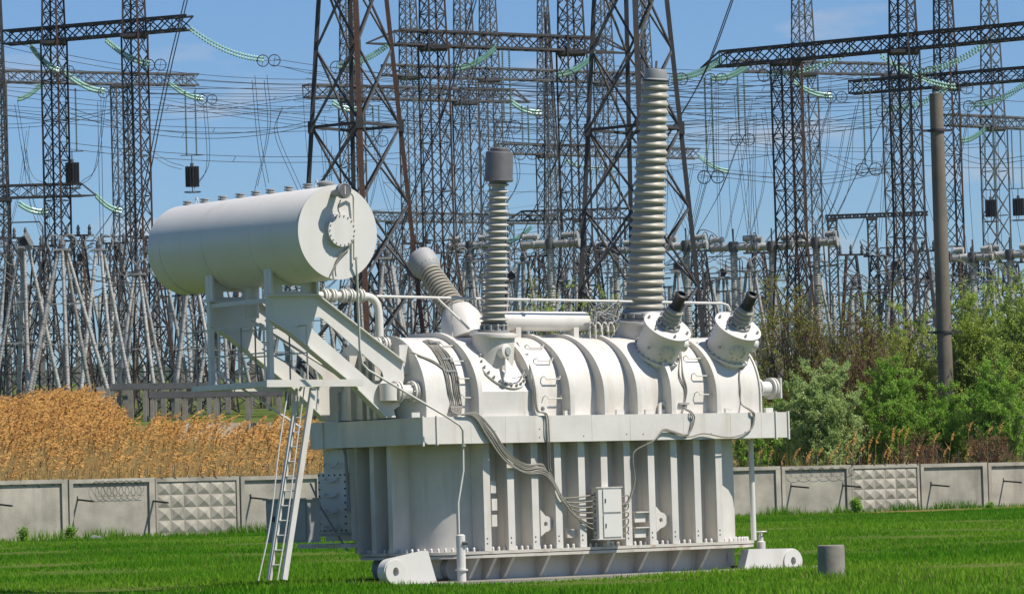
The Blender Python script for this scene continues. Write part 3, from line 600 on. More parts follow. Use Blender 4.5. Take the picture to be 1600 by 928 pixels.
# --- wire tangle on the roof, gooseneck vents
rnd = random.Random(3); tg = MB()
for k in range(26):
    P = [TY(945 + rnd.gauss(0, 12), 498 + rnd.gauss(0, 12), 1.3 + rnd.uniform(-.2, .2)) for _ in range(4)]
    tg.tube(bez(P, 5), 0.011, 4)
tag(tg.build('coiled_wires', 'steel_light', tr), kind='stuff')
for px in (922, 931, 941, 951):
    c = TY(px, 526, 1.2); MB().tube(bez([(c.x, c.y, DT - 0.02), (c.x, c.y, DT + 0.22), (c.x + 0.05, c.y - 0.02, DT + 0.28), (c.x + 0.1, c.y - 0.04, DT + 0.2), (c.x + 0.1, c.y - 0.04, DT + 0.1)], 4), 0.02, 6).build('gooseneck', 'paint', tr, 60)
# --- step irons on the dome
def step_iron(px, py, w=25):
    a, b = on_dome(px - w / 2, py), on_dome(px + w / 2, py); n = V((0, -1, 0.25)).normalized() * 0.12
    MB().tube([a, a + n * 0.9, a + n + V((0.03, 0, -0.06)), b + n + V((-0.03, 0, -0.06)), b + n * 0.9, b], 0.0125, 6).build('step_iron', 'paint_clean', dome)
for px, py in ((697, 538), (711, 562), (723, 589), (730, 619), (832, 541), (846, 562), (858, 590), (861, 620), (1080, 558), (1093, 585), (1098, 614), (1073, 537)): step_iron(px, py)
for px in (848, 1037):
    p = TY(px, 640, 0.22); hole = [(0.05 * cos(k * pi / 6), 0.05 * sin(k * pi / 6) + 0.13) for k in range(12)]
    MB().prism([[(-0.11, 0), (0.11, 0)] + [(0.11 * cos(k * pi / 8), 0.13 + 0.11 * sin(k * pi / 8)) for k in range(9)], hole], lambda a, b, t: (p.x + a, p.y + t, G1 + b), 0, 0.05).build('lifting_eye', 'paint_clean', tr)
# --- cables
def cable(pts, r=0.0145, mat='cable', name='cable'):
    return MB().tube(bez(pts, 6), r, 6).build(name, mat, tr, 70)
rnd = random.Random(5)
for k in range(7):
    o = (k - 3) * 3.1; j = lambda: rnd.uniform(-1.2, 1.2)
    cable([on_dome(668 + o * 0.8, 532 + abs(o) * .2, 0.02), on_dome(690 + o + j(), 556, 0.03), on_dome(703 + o + j(), 585, 0.03), on_dome(708 + o + j(), 612, 0.03), on_dome(712 + o * 0.9, 636, 0.03), TY(716 + o * .6, 646 + k * .3, -0.02)] +
          ([TY(742 + o * .2, 648 - o * 0.3, -0.05), TY(764 + j() + o * .5, 675 - o * .6, -0.06), TY(790 + j() + o * .3, 712 - o * .7, 0.0), TY(820 + j(), 733 - o * .75 + j(), 0.14), TY(850 + j(), 733 - o * .75 + j(), 0.14),
            TY(868 + j(), 760 - o * .3, 0.13), TY(882 + o + j() * 3, 785 + o, 0.12), TY(905 + o + j() * 4, 800 + 2.4 * o, 0.14), TY(934, 797 + 3.0 * o + 3, 0.13)]))
for k in range(2):
    cable([on_dome(640, 552 + k, 0.05), on_dome(655, 557 + k, 0.03), on_dome(680, 567 + k * 2, 0.02), on_dome(700, 585, 0.03)])
    cable([on_dome(806, 538, .05), on_dome(817, 556, 0.03), TY(829, 575, 0.05 + .1), TY(834 + 2 * k, 605, -0.0), TY(838 + 2 * k, 640, -0.02), TY(852 + 3 * k, 648, -0.04), TY(855 + 3 * k, 680, -0.05), TY(856 + 3 * k, 725, 0.1), TY(858 + 3 * k, 735, 0.12)])
    cable([on_dome(1062, 548, .05), on_dome(1060 + 6 * k, 585, .03), on_dome(1069 + 3 * k, 610, .03), on_dome(1067 + 2 * k, 637, 0.03), TY(1078 + 3 * k, 644, -.03), TY(1082 + 3 * k, 655, -.04), TY(1074 + k, 678, -.04), TY(1050, 673 + 3 * k, -.04), TY(1036, 671 + k * 2, -.06), TY(1022, 688, -.03), TY(993, 703 + k, 0.12), TY(989, 720, 0.14), TY(992, 750, 0.15), TY(985, 778, 0.14), TY(975, 790 + 5 * k, 0.12)])
    cable([on_dome(1168, 562, .05), on_dome(1155, 582 + 2 * k, .03), on_dome(1155 + k, 610, .03), on_dome(1157, 632, .03), TY(1172 + k * 2, 641, -.03), TY(1177 + 2 * k, 650, -.04), TY(1172, 672, -.04), TY(1140, 683, -.05), TY(1100, 677, -.05), TY(1076, 682, -.05), TY(1045, 673, -.05)])
for (px, py) in ((677, 537), (697, 563), (702, 582), (710, 638), (1067, 633), (815, 556)):
    p = on_dome(px, py, 0.04); MB().box(p.x - 0.12, p.x + 0.12, p.y - 0.03, p.y + 0.02, p.z - 0.018, p.z + 0.018).build('cable_clamp', 'zinc', tr)
# junction box
a, b = TY(941, 762, 0.02), TY(973, 840, 0.02)
jb = MB().box(a.x - 0.10, b.x, 0.02, 0.20, b.z, a.z).build('junction_box', 'paint_clean', tr)
MB().box(a.x - 0.16, b.x + 0.02, -0.0, 0.21, a.z, a.z + 0.018).build('box_lid', 'paint', jb); MB().box(a.x - 0.16, b.x + 0.04, 0.0, 0.21, b.z - 0.02, b.z).build('box_tray', 'paint', jb)
mz = (a.z + b.z) / 2
for z0, z1 in ((b.z + 0.03, mz - 0.02), (mz + 0.02, a.z - 0.03)):
    MB().box(a.x - 0.0, b.x - 0.02, -0.005, 0.018, z0, z1).build('box_door', 'paint_clean', jb)
    MB().box(a.x + 0.035, a.x + 0.05, -0.02, -0.006, (z0 + z1) / 2 - 0.04, (z0 + z1) / 2 + 0.04).build('latch', 'black_seal', jb)
    for k in range(5): MB().cyl((a.x - 0.13, 0.12, z0 + 0.04 + k * 0.08), (a.x - 0.09, 0.12, z0 + 0.04 + k * 0.08), 0.022, n=8).build('cable_gland', 'zinc', jb)
MB().box(a.x + 0.12, a.x + 0.2, 0.08, 0.2, FZ + 0.05, b.z).build('box_bracket', 'paint', jb)
rnd = random.Random(11)
for k in range(5):
    cable([TY(972, 776 + k * 12, 0.1), TY(981, 774 + k * 12 + rnd.uniform(-3, 3), 0.08), TY(981, 782 + k * 12, 0.12), TY(974, 786 + k * 12, 0.15)], 0.012)
# breather on the front left corner, drain post with valve on the right
p = TY(723.5, 697, -0.06); q = TY(721, 832, 0.0); MB().tube([p, TY(724, 735, -0.02), TY(716, 785, -0.02), TY(717, 833, -0.02)], 0.02, 8).build('breather_pipe', 'paint', tr, 50)
br = MB().lathe([(0.05, 0.02), (0.085, 0), (0.085, -0.62), (0.12, -0.62), (0.12, -0.65), (0.085, -0.65), (0.085, -0.95)], TY(719.5, 836, -0.02), (0, 0, 1), 20).build('breather', 'paint_clean', tr, 30)
MB().lathe([(0.035, 0), (0.035, 0.09)], TY(723, 848, -0.1), (0.8, -0.6, 0), 10).build('breather_plug', 'cap_grey', br)
p = TY(723.5, 696, -0.06); MB().lathe([(0.05, -0.02), (0.05, 0.02)], p, (0, 0, 1), 10).build('pipe_union', 'zinc', br)
a, b = TY(1173, 690, 0.6), TY(1176, 846, 0.6)
MB().cyl((a.x, 0.6, FZ), (a.x, 0.6, a.z + 0.05), 0.055, n=14).build('drain_post', 'paint_clean', tr, 40)
v = TY(1189, 846, 0.8); vv = MB().lathe([(0.09, -0.15), (0.09, 0), (0.05, 0.02), (0.05, 0.12), (0.03, 0.13), (0.03, 0.2)], (v.x, v.y, v.z), (0, 0, 1), 14).build('drain_valve', 'paint', tr, 30)
MB().tube([(v.x + 0.11 * cos(k * pi / 8), v.y + 0.11 * sin(k * pi / 8), v.z + 0.2) for k in range(16)], 0.016, 6, True).build('handwheel', 'paint', vv)
for k in range(2): MB().cyl((v.x - 0.11 * cos(k * pi / 2), v.y - 0.11 * sin(k * pi / 2), v.z + 0.2), (v.x + 0.11 * cos(k * pi / 2), v.y + 0.11 * sin(k * pi / 2), v.z + 0.2), 0.012, n=6).build('spoke', 'paint', vv)
# haulage lugs at the base
def haul(px, py, y0, sgn, r=0.24, length=1.35, rise=0.0):
    c = TY(px, py, y0); hole = [(0.065 * cos(k * pi / 8), 0.085 * sin(k * pi / 8)) for k in range(16)]
    outl = [(r * cos(a), r * sin(a)) for a in [pi / 2 - 0.1 - k * (pi - 0.1) / 12 for k in range(13)]] + [(-length, -r - 0.2), (-length + 0.25, r + rise)]
    o = MB().prism([outl, hole], lambda a, b, t: (c.x + sgn * a, c.y + t, c.z + b), 0, 0.22).build('haulage_lug', 'paint_clean', tr, 30, True)
    MB().prism([[(r * 0.93 * cos(k * pi / 14), r * 0.93 * sin(k * pi / 14)) for k in range(28)], hole], lambda a, b, t: (c.x + sgn * a, c.y + t, c.z + b), -0.035, 0.0).build('lug_boss', 'paint_clean', o, 30, True)
haul(1238, 876, 0.1, 1, 0.25, 1.35, 0.02)
haul(617, 893, -0.15, -1, 0.24, 1.0, 0.12)
for i in range(2):
    x = 1.2 + i * (GX - 2.6)
    for y in (0.75, GD - 0.75):
        MB().lathe([(0.28, -0.1), (0.28, 0.1)], (x, y, 0.28), (0, 1, 0), 24).build('roller', 'paint_grey', tr, 30)

# --- foundation pad with rails
pad = MB().box(-0.6, GX + 0.6, -0.7, GD + 0.7, -0.3, 0.05).build('foundation_pad', 'concrete_post', None); pad.location = ORG; pad.rotation_euler = (0, 0, ROT)
tag(pad, 'low concrete foundation pad under the white transformer', 'foundation')
for y in (0.75, GD - 0.75): MB().box(-0.9, GX + 0.9, y - 0.04, y + 0.04, 0.05, 0.10).build('rail', 'rust', pad)
# ------------------------------------------------------------------ FENCE
import numpy as np
def fpx(k): return (107 + 139.0 * k) / (1 + 0.0125 * k)
def fpos(k):
    d = 165.0 * (1 + 0.0125 * k); px = fpx(k); p = at(px, 836 - 0.030 * (px - 185), d); return V((p.x, p.y, 0))
fdir = (fpos(9) - fpos(0)).normalized(); fn = V((fdir.y, -fdir.x, 0))          # fn points to the viewer
fence = thing('concrete_fence', 'long grey precast concrete fence of framed panels along the lawn', 'fence', fpos(0))
def ftop(k): return 2.80 - 0.024 * k
W = (fpos(1) - fpos(0)).length
RZ = atan2(fdir.y, fdir.x)
PYR = MB().add([(-.5, 0, -.5), (.5, 0, -.5), (.5, 0, .5), (-.5, 0, .5), (-0.04, -1, 0.04), (0.04, -1, 0.04), (0.04, -1, -0.04), (-0.04, -1, -0.04)],
               [(0, 1, 6, 7), (1, 2, 5, 6), (2, 3, 4, 5), (3, 0, 7, 4), (7, 6, 5, 4)]).mesh('pyramid', 'concrete')
for k in range(-2, 14):
    o = bpy.data.objects.new('panel', None); h = ftop(k); w_ = W - 0.06
    mb = MB(); mb.box(0.03, W - 0.03, 0.0, 0.12, 0.0, h)
    o = mb.build('panel', 'concrete', fence); o.location = fpos(k) - fpos(0); o.rotation_euler = (0, 0, RZ)
    diamond = k in (1, 10)
    if k % 3 == 0: o.rotation_euler = (radians(0.5), 0, RZ)
    b = 0.10 if not diamond else 0.06; fr = 0.26 if not diamond else 0.12
    MB().box(0.03, W - 0.03, -b, -0.001, h - 0.17, h).build('panel_rim', 'concrete', o)
    MB().box(0.03, 0.03 + fr * .7, -b, -0.001, 0, h - 0.171).build('panel_rim', 'concrete', o)
    MB().box(W - 0.03 - fr, W - 0.03, -b, -0.001, 0, h - 0.171).build('panel_rim', 'concrete', o)
    if diamond:
        x0, x1 = 0.03 + fr * .7, W - 0.03 - fr; z1 = h - 0.19; z0 = 0.45; nxp, nzp = 6, 4
        for i in range(nxp):
            for j in range(nzp):
                p = link('pyramid', PYR, o); sw, sh = (x1 - x0) / nxp, (z1 - z0) / nzp
                p.location = (x0 + (i + .5) * sw, -0.002, z0 + (j + .5) * sh); p.scale = (sw * 0.96, 0.08, sh * 0.96)
for px, py in ((-5, 787), (122, 780), (238, 782), (393, 777), (1237, 759), (1318, 758), (1456, 757), (1569, 751)):
    lo, hi = -2.0, 14.0
    for _ in range(40):
        m = (lo + hi) / 2
        if fpx(m) < px: lo = m
        else: hi = m
    q = fpos(lo); z = at(px, py, q.y).z; r0 = q - fpos(0) - fn * 0.02 + V((0, 0, z))
    MB().bar(r0, r0 + fn * 1.15 + fdir * 0.22 + V((0, 0, -0.10)), 0.07).build('wire_arm', 'steel_dark', fence)
    MB().bar(r0 + V((0, 0, -0.06)), r0 + V((0, 0, 0.14)), 0.09).build('arm_bracket', 'steel_dark', fence)
rw = MB(); pts = []
for i in range(1500):
    t = i / 1500; k = -2 + 16 * t; a = i * 0.42; q = fpos(k); sg = 0.0 if (int(k) % 3) else -0.15
    r = 0.33 + 0.05 * sin(i * .13)
    pts.append(q + V((0, 0, ftop(k) + 0.22 + sg + r * sin(a))) - fn * (0.02 + 0.12 * cos(a)) + fdir * (0.25 * cos(a)))
rw.tube(pts, 0.013, 3)
tag(rw.build('razor_wire_coil', 'steel_dark'), 'loose coil of barbed wire running along the fence top', 'barbed wire')
sp = MB(); pts = [fpos(0.3 + 0.55 * i / 90 + 0) + V((0, 0, ftop(0) - 0.42 + 0.33 * sin(i * .55))) + fn * 0.14 + fdir * (0.3 * cos(i * .55)) for i in range(90)]
tag(MB().tube(pts, 0.008, 3).build('hanging_wire_coil', 'steel_dark'), 'sagging loops of barbed wire hanging on the fence face', 'barbed wire', 'fallen wire loops')
pts = [fpos(9.1 + 0.8 * i / 70) + V((0, 0, ftop(9) - 0.32 + 0.22 * sin(i * .5))) + fn * 0.14 + fdir * (0.3 * cos(i * .5)) for i in range(90)]
tag(MB().tube(pts, 0.008, 3).build('hanging_wire_coil', 'steel_dark'), 'sagging loops of barbed wire hanging on the fence face', 'barbed wire', 'fallen wire loops')
# concrete stub post on the lawn
p = at_z(1300, 905, 0.0); t = at(1300, 851, p.y)
st = MB().lathe([(0.235, -0.3), (0.232, t.z - 0.05), (0.225, t.z - 0.01), (0.21, t.z)], (0, 0, 0), (0, 0, 1), 24).build('concrete_stub_post', 'concrete_post', None, 40); st.location = (p.x, p.y, 0)
tag(st, 'short round concrete stub post standing in the grass', 'post')
# pale retaining wall in the reeds
a, b = at(270, 700, 228), at(470, 690, 236)
rwv = MB().bar(V((a.x, a.y, 5.0)), V((b.x, b.y, 5.0)), 0.3, 2.6, up=(0, 0, 1)).build('retaining_wall', 'concrete', None)
tag(rwv, 'low pale concrete retaining wall half hidden behind the reeds', 'wall')
# ------------------------------------------------------------------ GRASS
rng = np.random.default_rng(4)
def tri_mesh(name, verts, mat, nper=3):
    n = len(verts); me = bpy.data.meshes.new(name); me.vertices.add(n); me.vertices.foreach_set('co', verts.astype(np.float32).ravel())
    nf = n // nper; me.loops.add(n); me.loops.foreach_set('vertex_index', np.arange(n, dtype=np.int32)); me.polygons.add(nf)
    me.polygons.foreach_set('loop_start', np.arange(0, n, nper, dtype=np.int32)); me.update(calc_edges=True)
    me.materials.append(MAT[mat]); return me
def vgz(x, y):
    s = lambda t: np.clip(t, 0, 1) ** 2 * (3 - 2 * np.clip(t, 0, 1))
    z = 0.30 * s((y - 85) / 75) + 5.9 * s((y - 178 - 0.35 * np.clip(x, -30, 30)) / 78)
    return z + np.where(y > 240, 0.042 * (np.minimum(y, 520) - 240), 0) + np.where(y < 170, 0.008 * np.sin(x * 0.9 + 0.4 * y), 0)
def grass(n, y0, y1, h0, h1, mat, name, fx=0.145, clump=0):
    y = rng.uniform(y0, y1, n); x = rng.uniform(-1, 1, n) * y * fx
    f0, fd = fpos(0), fdir
    front = (x - f0.x) * fn.x + (y - f0.y) * fn.y            # keep this side of the fence
    lx_ = (x - ORG.x) * D2.x + (y - ORG.y) * D2.y; ly_ = (x - ORG.x) * DY.x + (y - ORG.y) * DY.y
    keep = (front > 0.15) & ~((lx_ > -0.7) & (lx_ < GX + 0.7) & (ly_ > -0.8) & (ly_ < GD + 0.8)); x, y = x[keep], y[keep]; n = len(x)
    z = vgz(x, y) - 0.03
    big = 0.75 + 0.5 * (np.sin(x * 0.55 + 1.3 * np.sin(y * 0.21)) * np.sin(y * 0.33 + x * 0.2))
    h = rng.uniform(h0, h1, n) * big; a = rng.uniform(0, 2 * pi, n); wd = rng.uniform(0.012, 0.03, n); ln = rng.normal(0, 0.35, (n, 2)) * h[:, None]
    P = np.stack([x, y, z], 1); S = np.stack([np.cos(a) * wd, np.sin(a) * wd, np.zeros(n)], 1); T = np.stack([ln[:, 0], ln[:, 1], h], 1)
    v = np.stack([P - S, P + S, P + T], 1).reshape(-1, 3)
    return tri_mesh(name, v, mat)
dm = grass(60000, 52, 186, 0.08, 0.19, 'dry_blade', 'dry_lawn_grass'); co = np.empty(len(dm.vertices) * 3, np.float32); dm.vertices.foreach_get('co', co); co = co.reshape(-1, 3, 3)
cx_, cy_ = co[:, 0, 0], co[:, 0, 1]; msk = (np.sin(cx_ * 0.42 + 1.1 * np.sin(cy_ * 0.07)) * np.sin(cy_ * 0.11 + 0.5 * np.sin(cx_ * .3)) + rng.normal(0, .35, len(cx_))) > 0.55
tag(link('dry_lawn_grass', tri_mesh('dry_lawn_grass', co[msk].reshape(-1, 3), 'dry_blade')), 'yellowish dry blades mixed into the lawn in patches', 'grass', kind='stuff')
me = grass(420000, 52, 186, 0.08, 0.20, 'grass_blade', 'lawn_grass')
tag(link('lawn_grass', me), 'short bright green lawn grass in front of the fence', 'grass', kind='stuff')
v = []
for k in range(2600):
    t = rng.uniform(-2, 13.5); q = fpos(t) + fn * float(abs(rng.normal(0.25, 0.3)) + 0.12); z = gz(q.x, q.y); hh = float(rng.uniform(0.2, 0.5)) * (0.6 + 0.6 * (sin(t * 5.1) * sin(t * 2.3) > 0.1))
    for _ in range(3):
        a = rng.uniform(0, 2 * pi); w_ = 0.02; ln = rng.normal(0, 0.3, 2) * hh
        v += [(q.x - cos(a) * w_, q.y - sin(a) * w_, z - .02), (q.x + cos(a) * w_, q.y + sin(a) * w_, z - .02), (q.x + ln[0], q.y + ln[1], z + hh)]
tag(link('fence_grass', tri_mesh('fence_grass', np.array(v), 'grass_blade')), 'taller rough grass along the foot of the fence', 'grass', kind='stuff')
# ------------------------------------------------------------------ REEDS
def reed_geo(vs, vp, x, y, z, h, rnd, lean=None, plume=True):
    """stalk triangles into vs, plume triangles into vp"""
    lx = rnd.gauss(0.10, 0.10) * h if lean is None else lean; ly = rnd.gauss(0, 0.05) * h; r = 0.011
    top = V((x + lx, y + ly, z + h)); b = V((x, y, z)); m = b.lerp(top, 0.5) + V((-lx * 0.15, 0, 0))
    for (p, q) in ((b, m), (m, top)):
        vs += [tuple(p + V((-r, 0, 0))), tuple(p + V((r, 0, 0))), tuple(q)]; vs += [tuple(p + V((r, 0, 0))), tuple(q + V((r * .8, 0, 0))), tuple(q + V((-r * .8, 0, 0)))]
    for k in range(3):                                   # dry leaf blades
        f = rnd.uniform(0.25, 0.85); p = b.lerp(top, f); s = rnd.choice((-1, 1)); L = rnd.uniform(0.25, 0.5)
        q = p + V((s * L * 0.6, rnd.uniform(-.2, .2), L * rnd.uniform(0.2, 0.8))); vs += [tuple(p), tuple(p + V((0, 0, 0.05))), tuple(q)]
    if plume is False: return
    L = rnd.uniform(0.55, 0.95); dx = rnd.uniform(0.35, 0.8)
    n = 34
    for k in range(n):
        f = k / n; c = top + V((dx * L * f * f, 0, L * (f * 1.0 - 0.25 * f * f))) ; wd = 0.14 * sin(pi * min(1, 0.18 + f * 0.85)) ** 0.8
        a = rnd.uniform(0, 2 * pi); d = V((cos(a) * wd + 0.10, sin(a) * wd, rnd.uniform(-0.10, 0.14)))
        sd_ = V((-sin(a) * 0.026, cos(a) * 0.026, 0.024)); vp += [tuple(c - sd_), tuple(c + sd_), tuple(c + d)]
LIM = [(-260, 628), (-80, 622), (0, 618), (60, 608), (130, 604), (165, 622), (185, 648), (210, 662), (240, 642), (300, 648), (380, 654), (430, 642), (520, 662), (700, 690)]
def lim(px):
    for (a, ya), (b, yb) in zip(LIM, LIM[1:]):
        if a <= px <= b: return ya + (yb - ya) * (px - a) / (b - a)
    return 690
rnd = random.Random(21); vs_, vp_ = [], []; cnt = 0; tries = 0
while cnt < 16500 and tries < 90000:
    tries += 1
    px = rnd.uniform(-230, 760); d = rnd.uniform(176, 252); p = at(px, 720, d); x, y = p.x, p.y
    if (x - fpos(0).x) * fn.x + (y - fpos(0).y) * fn.y > -0.6: continue
    z = gz(x, y); h = rnd.uniform(2.0, 3.1)
    if rnd.random() < 0.12: h *= 1.12
    tpx, tpy = proj((x + 0.2, y, z + h + 0.5)); L_ = lim(px) + rnd.uniform(-3, 12)
    if tpy < L_: continue
    if px > 185 and tpy < 700 and rnd.random() < 0.30: continue
    reed_geo(vs_, vp_, x, y, z - 0.05, h, rnd, plume=rnd.random() < max(0.05, min(0.5, (700 - tpy) / 110))); cnt += 1
rd = thing('reed_bed', 'dense bed of dry orange brown reeds with feathery plumes behind the fence', 'reeds', (at(200, 700, 200).x, 200, gz(-19, 200)))
del rd['category'], rd['label']; bpy.data.objects.remove(rd)
A = np.array(vs_); B = np.array(vp_)
rs = link('reed_bed', tri_mesh('reed_bed', A, 'reed_stalk')); tag(rs, 'dense bed of dry orange brown reeds behind the fence', 'reeds', kind='stuff')
rp = link('plumes', tri_mesh('plumes', B, 'reed_plume'), rs); tag(rp, kind='stuff')
# single reeds on the right
RM = []; RM_TOP = []
for k in range(6):
    a_, b_ = [], []; rr_ = random.Random(90 + k); reed_geo(a_, b_, 0, 0, 0, 2.2, rr_, lean=0.06 * k); RM_TOP.append(0.06 * k)
    RM.append((tri_mesh('reed_stalk', np.array(a_), 'reed_stalk'), tri_mesh('reed_plume', np.array(b_), 'reed_plume')))
rnd = random.Random(31)
spots = [(1168, 700), (1180, 690), (1196, 696), (1214, 705), (1232, 690), (1248, 700), (1262, 692), (1275, 688), (1290, 700), (1300, 683), (1312, 676), (1322, 668), (1332, 655), (1340, 684), (1352, 672), (1362, 665), (1372, 690), (1382, 660), (1392, 648), (1400, 650), (1408, 655), (1425, 690), (1450, 662), (1475, 660), (1512, 640), (1540, 648), (1556, 645), (1505, 690), (1465, 690), (1345, 700), (1385, 695), (1318, 700)]
for i, (px, py) in enumerate(spots):
    d = 165.0 * (1 + 0.0125 * ((px - 107) / (139.0 - 0.0125 * px))) + rnd.uniform(1.0, 2.6); x = at(px, py, d).x; tz = at(px, py, d).z; z = gz(x, d); s = max(0.7, min(2.6, (tz - z) / 2.75))
    o = link('reed', RM[i % 6][0]); tag(o, 'single dry reed with an orange plume in front of the shrubs', 'reed', 'scattered reeds by the shrubs'); o.location = (x, d, z - .05); o.scale = (1.0, 1, s)
    pl = link('plume', RM[i % 6][1], o); pl.scale = (0.62, 0.8, 0.8 / s); pl.location = (RM_TOP[i % 6] * 0.38, 0, 2.2 * (1 - 0.8 / s))
# ------------------------------------------------------------------ SHRUBS
def shrub(name, label, px, depth, top_py, rad, leafmat, nleaf, stems=10, bark='bark', leaf=0.10, spread=0.8, seed=0, nb=9, bare=0.0, cat='shrub', low=0.15, group=None):
    rnd = random.Random(seed); p = at(px, 700, depth); x, y = p.x, p.y; z = gz(x, y); H = (at(px, top_py, depth).z - z) * 1.14
    t = thing(name, label, cat, (x, y, z - 0.05), group=group); st = MB(); tw = MB(); pts = []
    for s in range(stems):
        a = rnd.uniform(0, 2 * pi); sp_ = rad * rnd.uniform(0.15, 1.0); h = H * (1 - 0.35 * (sp_ / rad) ** 2) * rnd.uniform(0.78, 1.0)
        b = V((cos(a) * rad * 0.12, sin(a) * rad * 0.12, 0)); e = V((cos(a) * sp_ * 0.85, sin(a) * sp_ * 0.85, h)); m = b.lerp(e, 0.45) + V((cos(a) * -0.1 * rad, sin(a) * -0.1 * rad, 0.06 * h)) + V((rnd.gauss(0, .12), rnd.gauss(0, .12), 0)) * rad * .5
        P = bez([b, m, e], 5); r0 = 0.018 + 0.006 * H; st.tube(P, [r0 * (1 - 0.85 * i / (len(P) - 1)) for i in range(len(P))], 4)
        for k in range(nb):
            f = low + (1 - low) * (k + rnd.random()) / nb; i = min(len(P) - 2, int(f * (len(P) - 1))); c = P[i].lerp(P[i + 1], f * (len(P) - 1) - i)
            aa = rnd.uniform(0, 2 * pi); L = H * rnd.uniform(0.14, 0.30) * (1.25 - 0.6 * f); d = V((cos(aa) * spread, sin(aa) * spread, rnd.uniform(0.5, 1.1))).normalized()
            e2 = c + d * L + V((rnd.gauss(0, .05), rnd.gauss(0, .05), -0.04)) * L; Q = bez([c, c.lerp(e2, 0.5) + V((rnd.gauss(0, .06), rnd.gauss(0, .06), 0.04)) * L, e2], 2)
            tw.tube(Q, [0.014, 0.012, 0.009, 0.008, 0.006], 3)
            for q in range(5):
                g = rnd.uniform(0.2, 1); c3 = c.lerp(e2, g); a3 = rnd.uniform(0, 2 * pi); L3 = L * rnd.uniform(0.25, 0.5); d3 = V((cos(a3) * 0.7, sin(a3) * 0.7, rnd.uniform(0.2, 1.2))).normalized(); e3 = c3 + d3 * L3
                tw.tube([c3, e3], [0.008, 0.004], 3); pts.append((c3, e3))
    st.build('stems', bark, t, 60); tag(tw.build('twigs', bark, t), kind='stuff')
    v = []; R = np.random.default_rng(seed + 100); use = [q for q in pts if rnd.random() > bare]
    nleaf = int(nleaf * 1.9); idx = R.integers(0, len(use), nleaf); f = R.uniform(0.15, 1.1, nleaf); A = np.array([tuple(q[0]) for q in use])[idx]; B_ = np.array([tuple(q[1]) for q in use])[idx]
    c = A + (B_ - A) * f[:, None] + R.normal(0, 0.05, (nleaf, 3)); d = R.normal(0, 1, (nleaf, 3)); d[:, 2] += 0.4; d /= np.linalg.norm(d, axis=1)[:, None]; u = R.normal(0, 1, (nleaf, 3)); u = np.cross(d, u); u /= np.linalg.norm(u, axis=1)[:, None]
    sz = (leaf * 1.05 * R.uniform(0.6, 1.3, nleaf))[:, None]
    quad = np.stack([c, c + d * sz * .5 + u * sz * .27, c + d * sz, c + d * sz * .5 - u * sz * .27], 1).reshape(-1, 3)
    tag(link('foliage', tri_mesh('foliage', quad, leafmat, 4), t), kind='stuff'); return t
shrub('leafy_shrub', 'pale silvery green rounded shrub just behind the fence', 1283, 193, 588, 2.0, 'leaf_pale', 26000, 20, 'bark_pale', 0.11, seed=1, nb=10)
shrub('twiggy_shrub', 'tall brown twiggy shrub with sparse olive leaves behind the transformer end', 1245, 206, 478, 3.0, 'leaf_olive', 9000, 30, 'bark', 0.10, seed=2, nb=12, bare=0.35)
shrub('twiggy_shrub', 'wide reddish brown bare twigged shrub behind the pale silvery shrub', 1345, 204, 492, 3.6, 'leaf_olive', 6500, 42, 'bark', 0.10, seed=3, nb=13, bare=0.45)
shrub('twiggy_shrub', 'olive leaved open shrub between the brown shrub and the concrete pole', 1425, 209, 512, 2.7, 'leaf_lime', 19000, 20, 'bark', 0.10, seed=4, nb=11, bare=0.2)
shrub('leafy_shrub', 'bright green bushy shrub left of the concrete pole', 1402, 197, 590, 2.4, 'leaf_green', 26000, 20, 'bark', 0.10, seed=5, nb=10)
shrub('leafy_shrub', 'small fresh green shrub at the foot of the concrete pole', 1475, 197, 628, 2.0, 'leaf_green', 20000, 16, 'bark', 0.10, seed=6, nb=10)
shrub('young_tree', 'tall yellow green young tree right of the concrete pole', 1545, 206, 480, 2.9, 'leaf_lime', 34000, 22, 'bark_pale', 0.11, seed=7, nb=13, cat='tree')
shrub('young_tree', 'leafy yellow green tree cut by the right edge of the view', 1612, 201, 468, 2.6, 'leaf_lime', 32000, 20, 'bark_pale', 0.11, seed=8, nb=13, cat='tree')
shrub('leafy_shrub', 'mid green shrub under the yellow green young tree', 1560, 195, 590, 2.4, 'leaf_green', 20000, 18, 'bark_pale', 0.10, seed=9, nb=10, bare=0.15)
shrub('dry_scrub', 'low reddish brown dry scrub on the fence top line', 1545, 192, 690, 2.2, 'leaf_brown', 2600, 26, 'bark', 0.09, seed=10, nb=8)
shrub('dry_scrub', 'low tangled brown scrub below the bright green shrub', 1440, 191, 692, 1.9, 'leaf_brown', 2200, 26, 'bark', 0.08, seed=11, nb=8)
shrub('leafy_shrub', 'dark green shrub hidden behind the scattered reeds', 1215, 196, 640, 2.0, 'leaf_green', 8000, 12, 'bark', 0.10, seed=12, nb=9)
shrub('leafy_shrub', 'thin green treetop showing above the transformer roof behind the upright bushing', 866, 214, 465, 1.6, 'leaf_lime', 2600, 6, 'bark', 0.10, seed=13, nb=9, cat='tree')
shrub('leafy_shrub', 'green sprigs showing above the roof wires near the tall bushing', 945, 216, 478, 1.8, 'leaf_lime', 3200, 7, 'bark', 0.10, seed=14, nb=9, cat='tree')
shrub('leafy_shrub', 'low green shrub behind the fence beside the drain post', 1172, 189, 655, 1.5, 'leaf_green', 9000, 14, 'bark', 0.10, seed=19, nb=9)
shrub('leafy_shrub', 'green shrub behind the fence hidden by the transformer middle', 1020, 192, 640, 2.0, 'leaf_green', 9000, 12, 'bark', 0.11, seed=20, nb=9)
shrub('twiggy_shrub', 'brown twiggy shrub behind the fence hidden by the transformer end', 1120, 203, 560, 2.6, 'leaf_olive', 5000, 18, 'bark', 0.10, seed=21, nb=10)
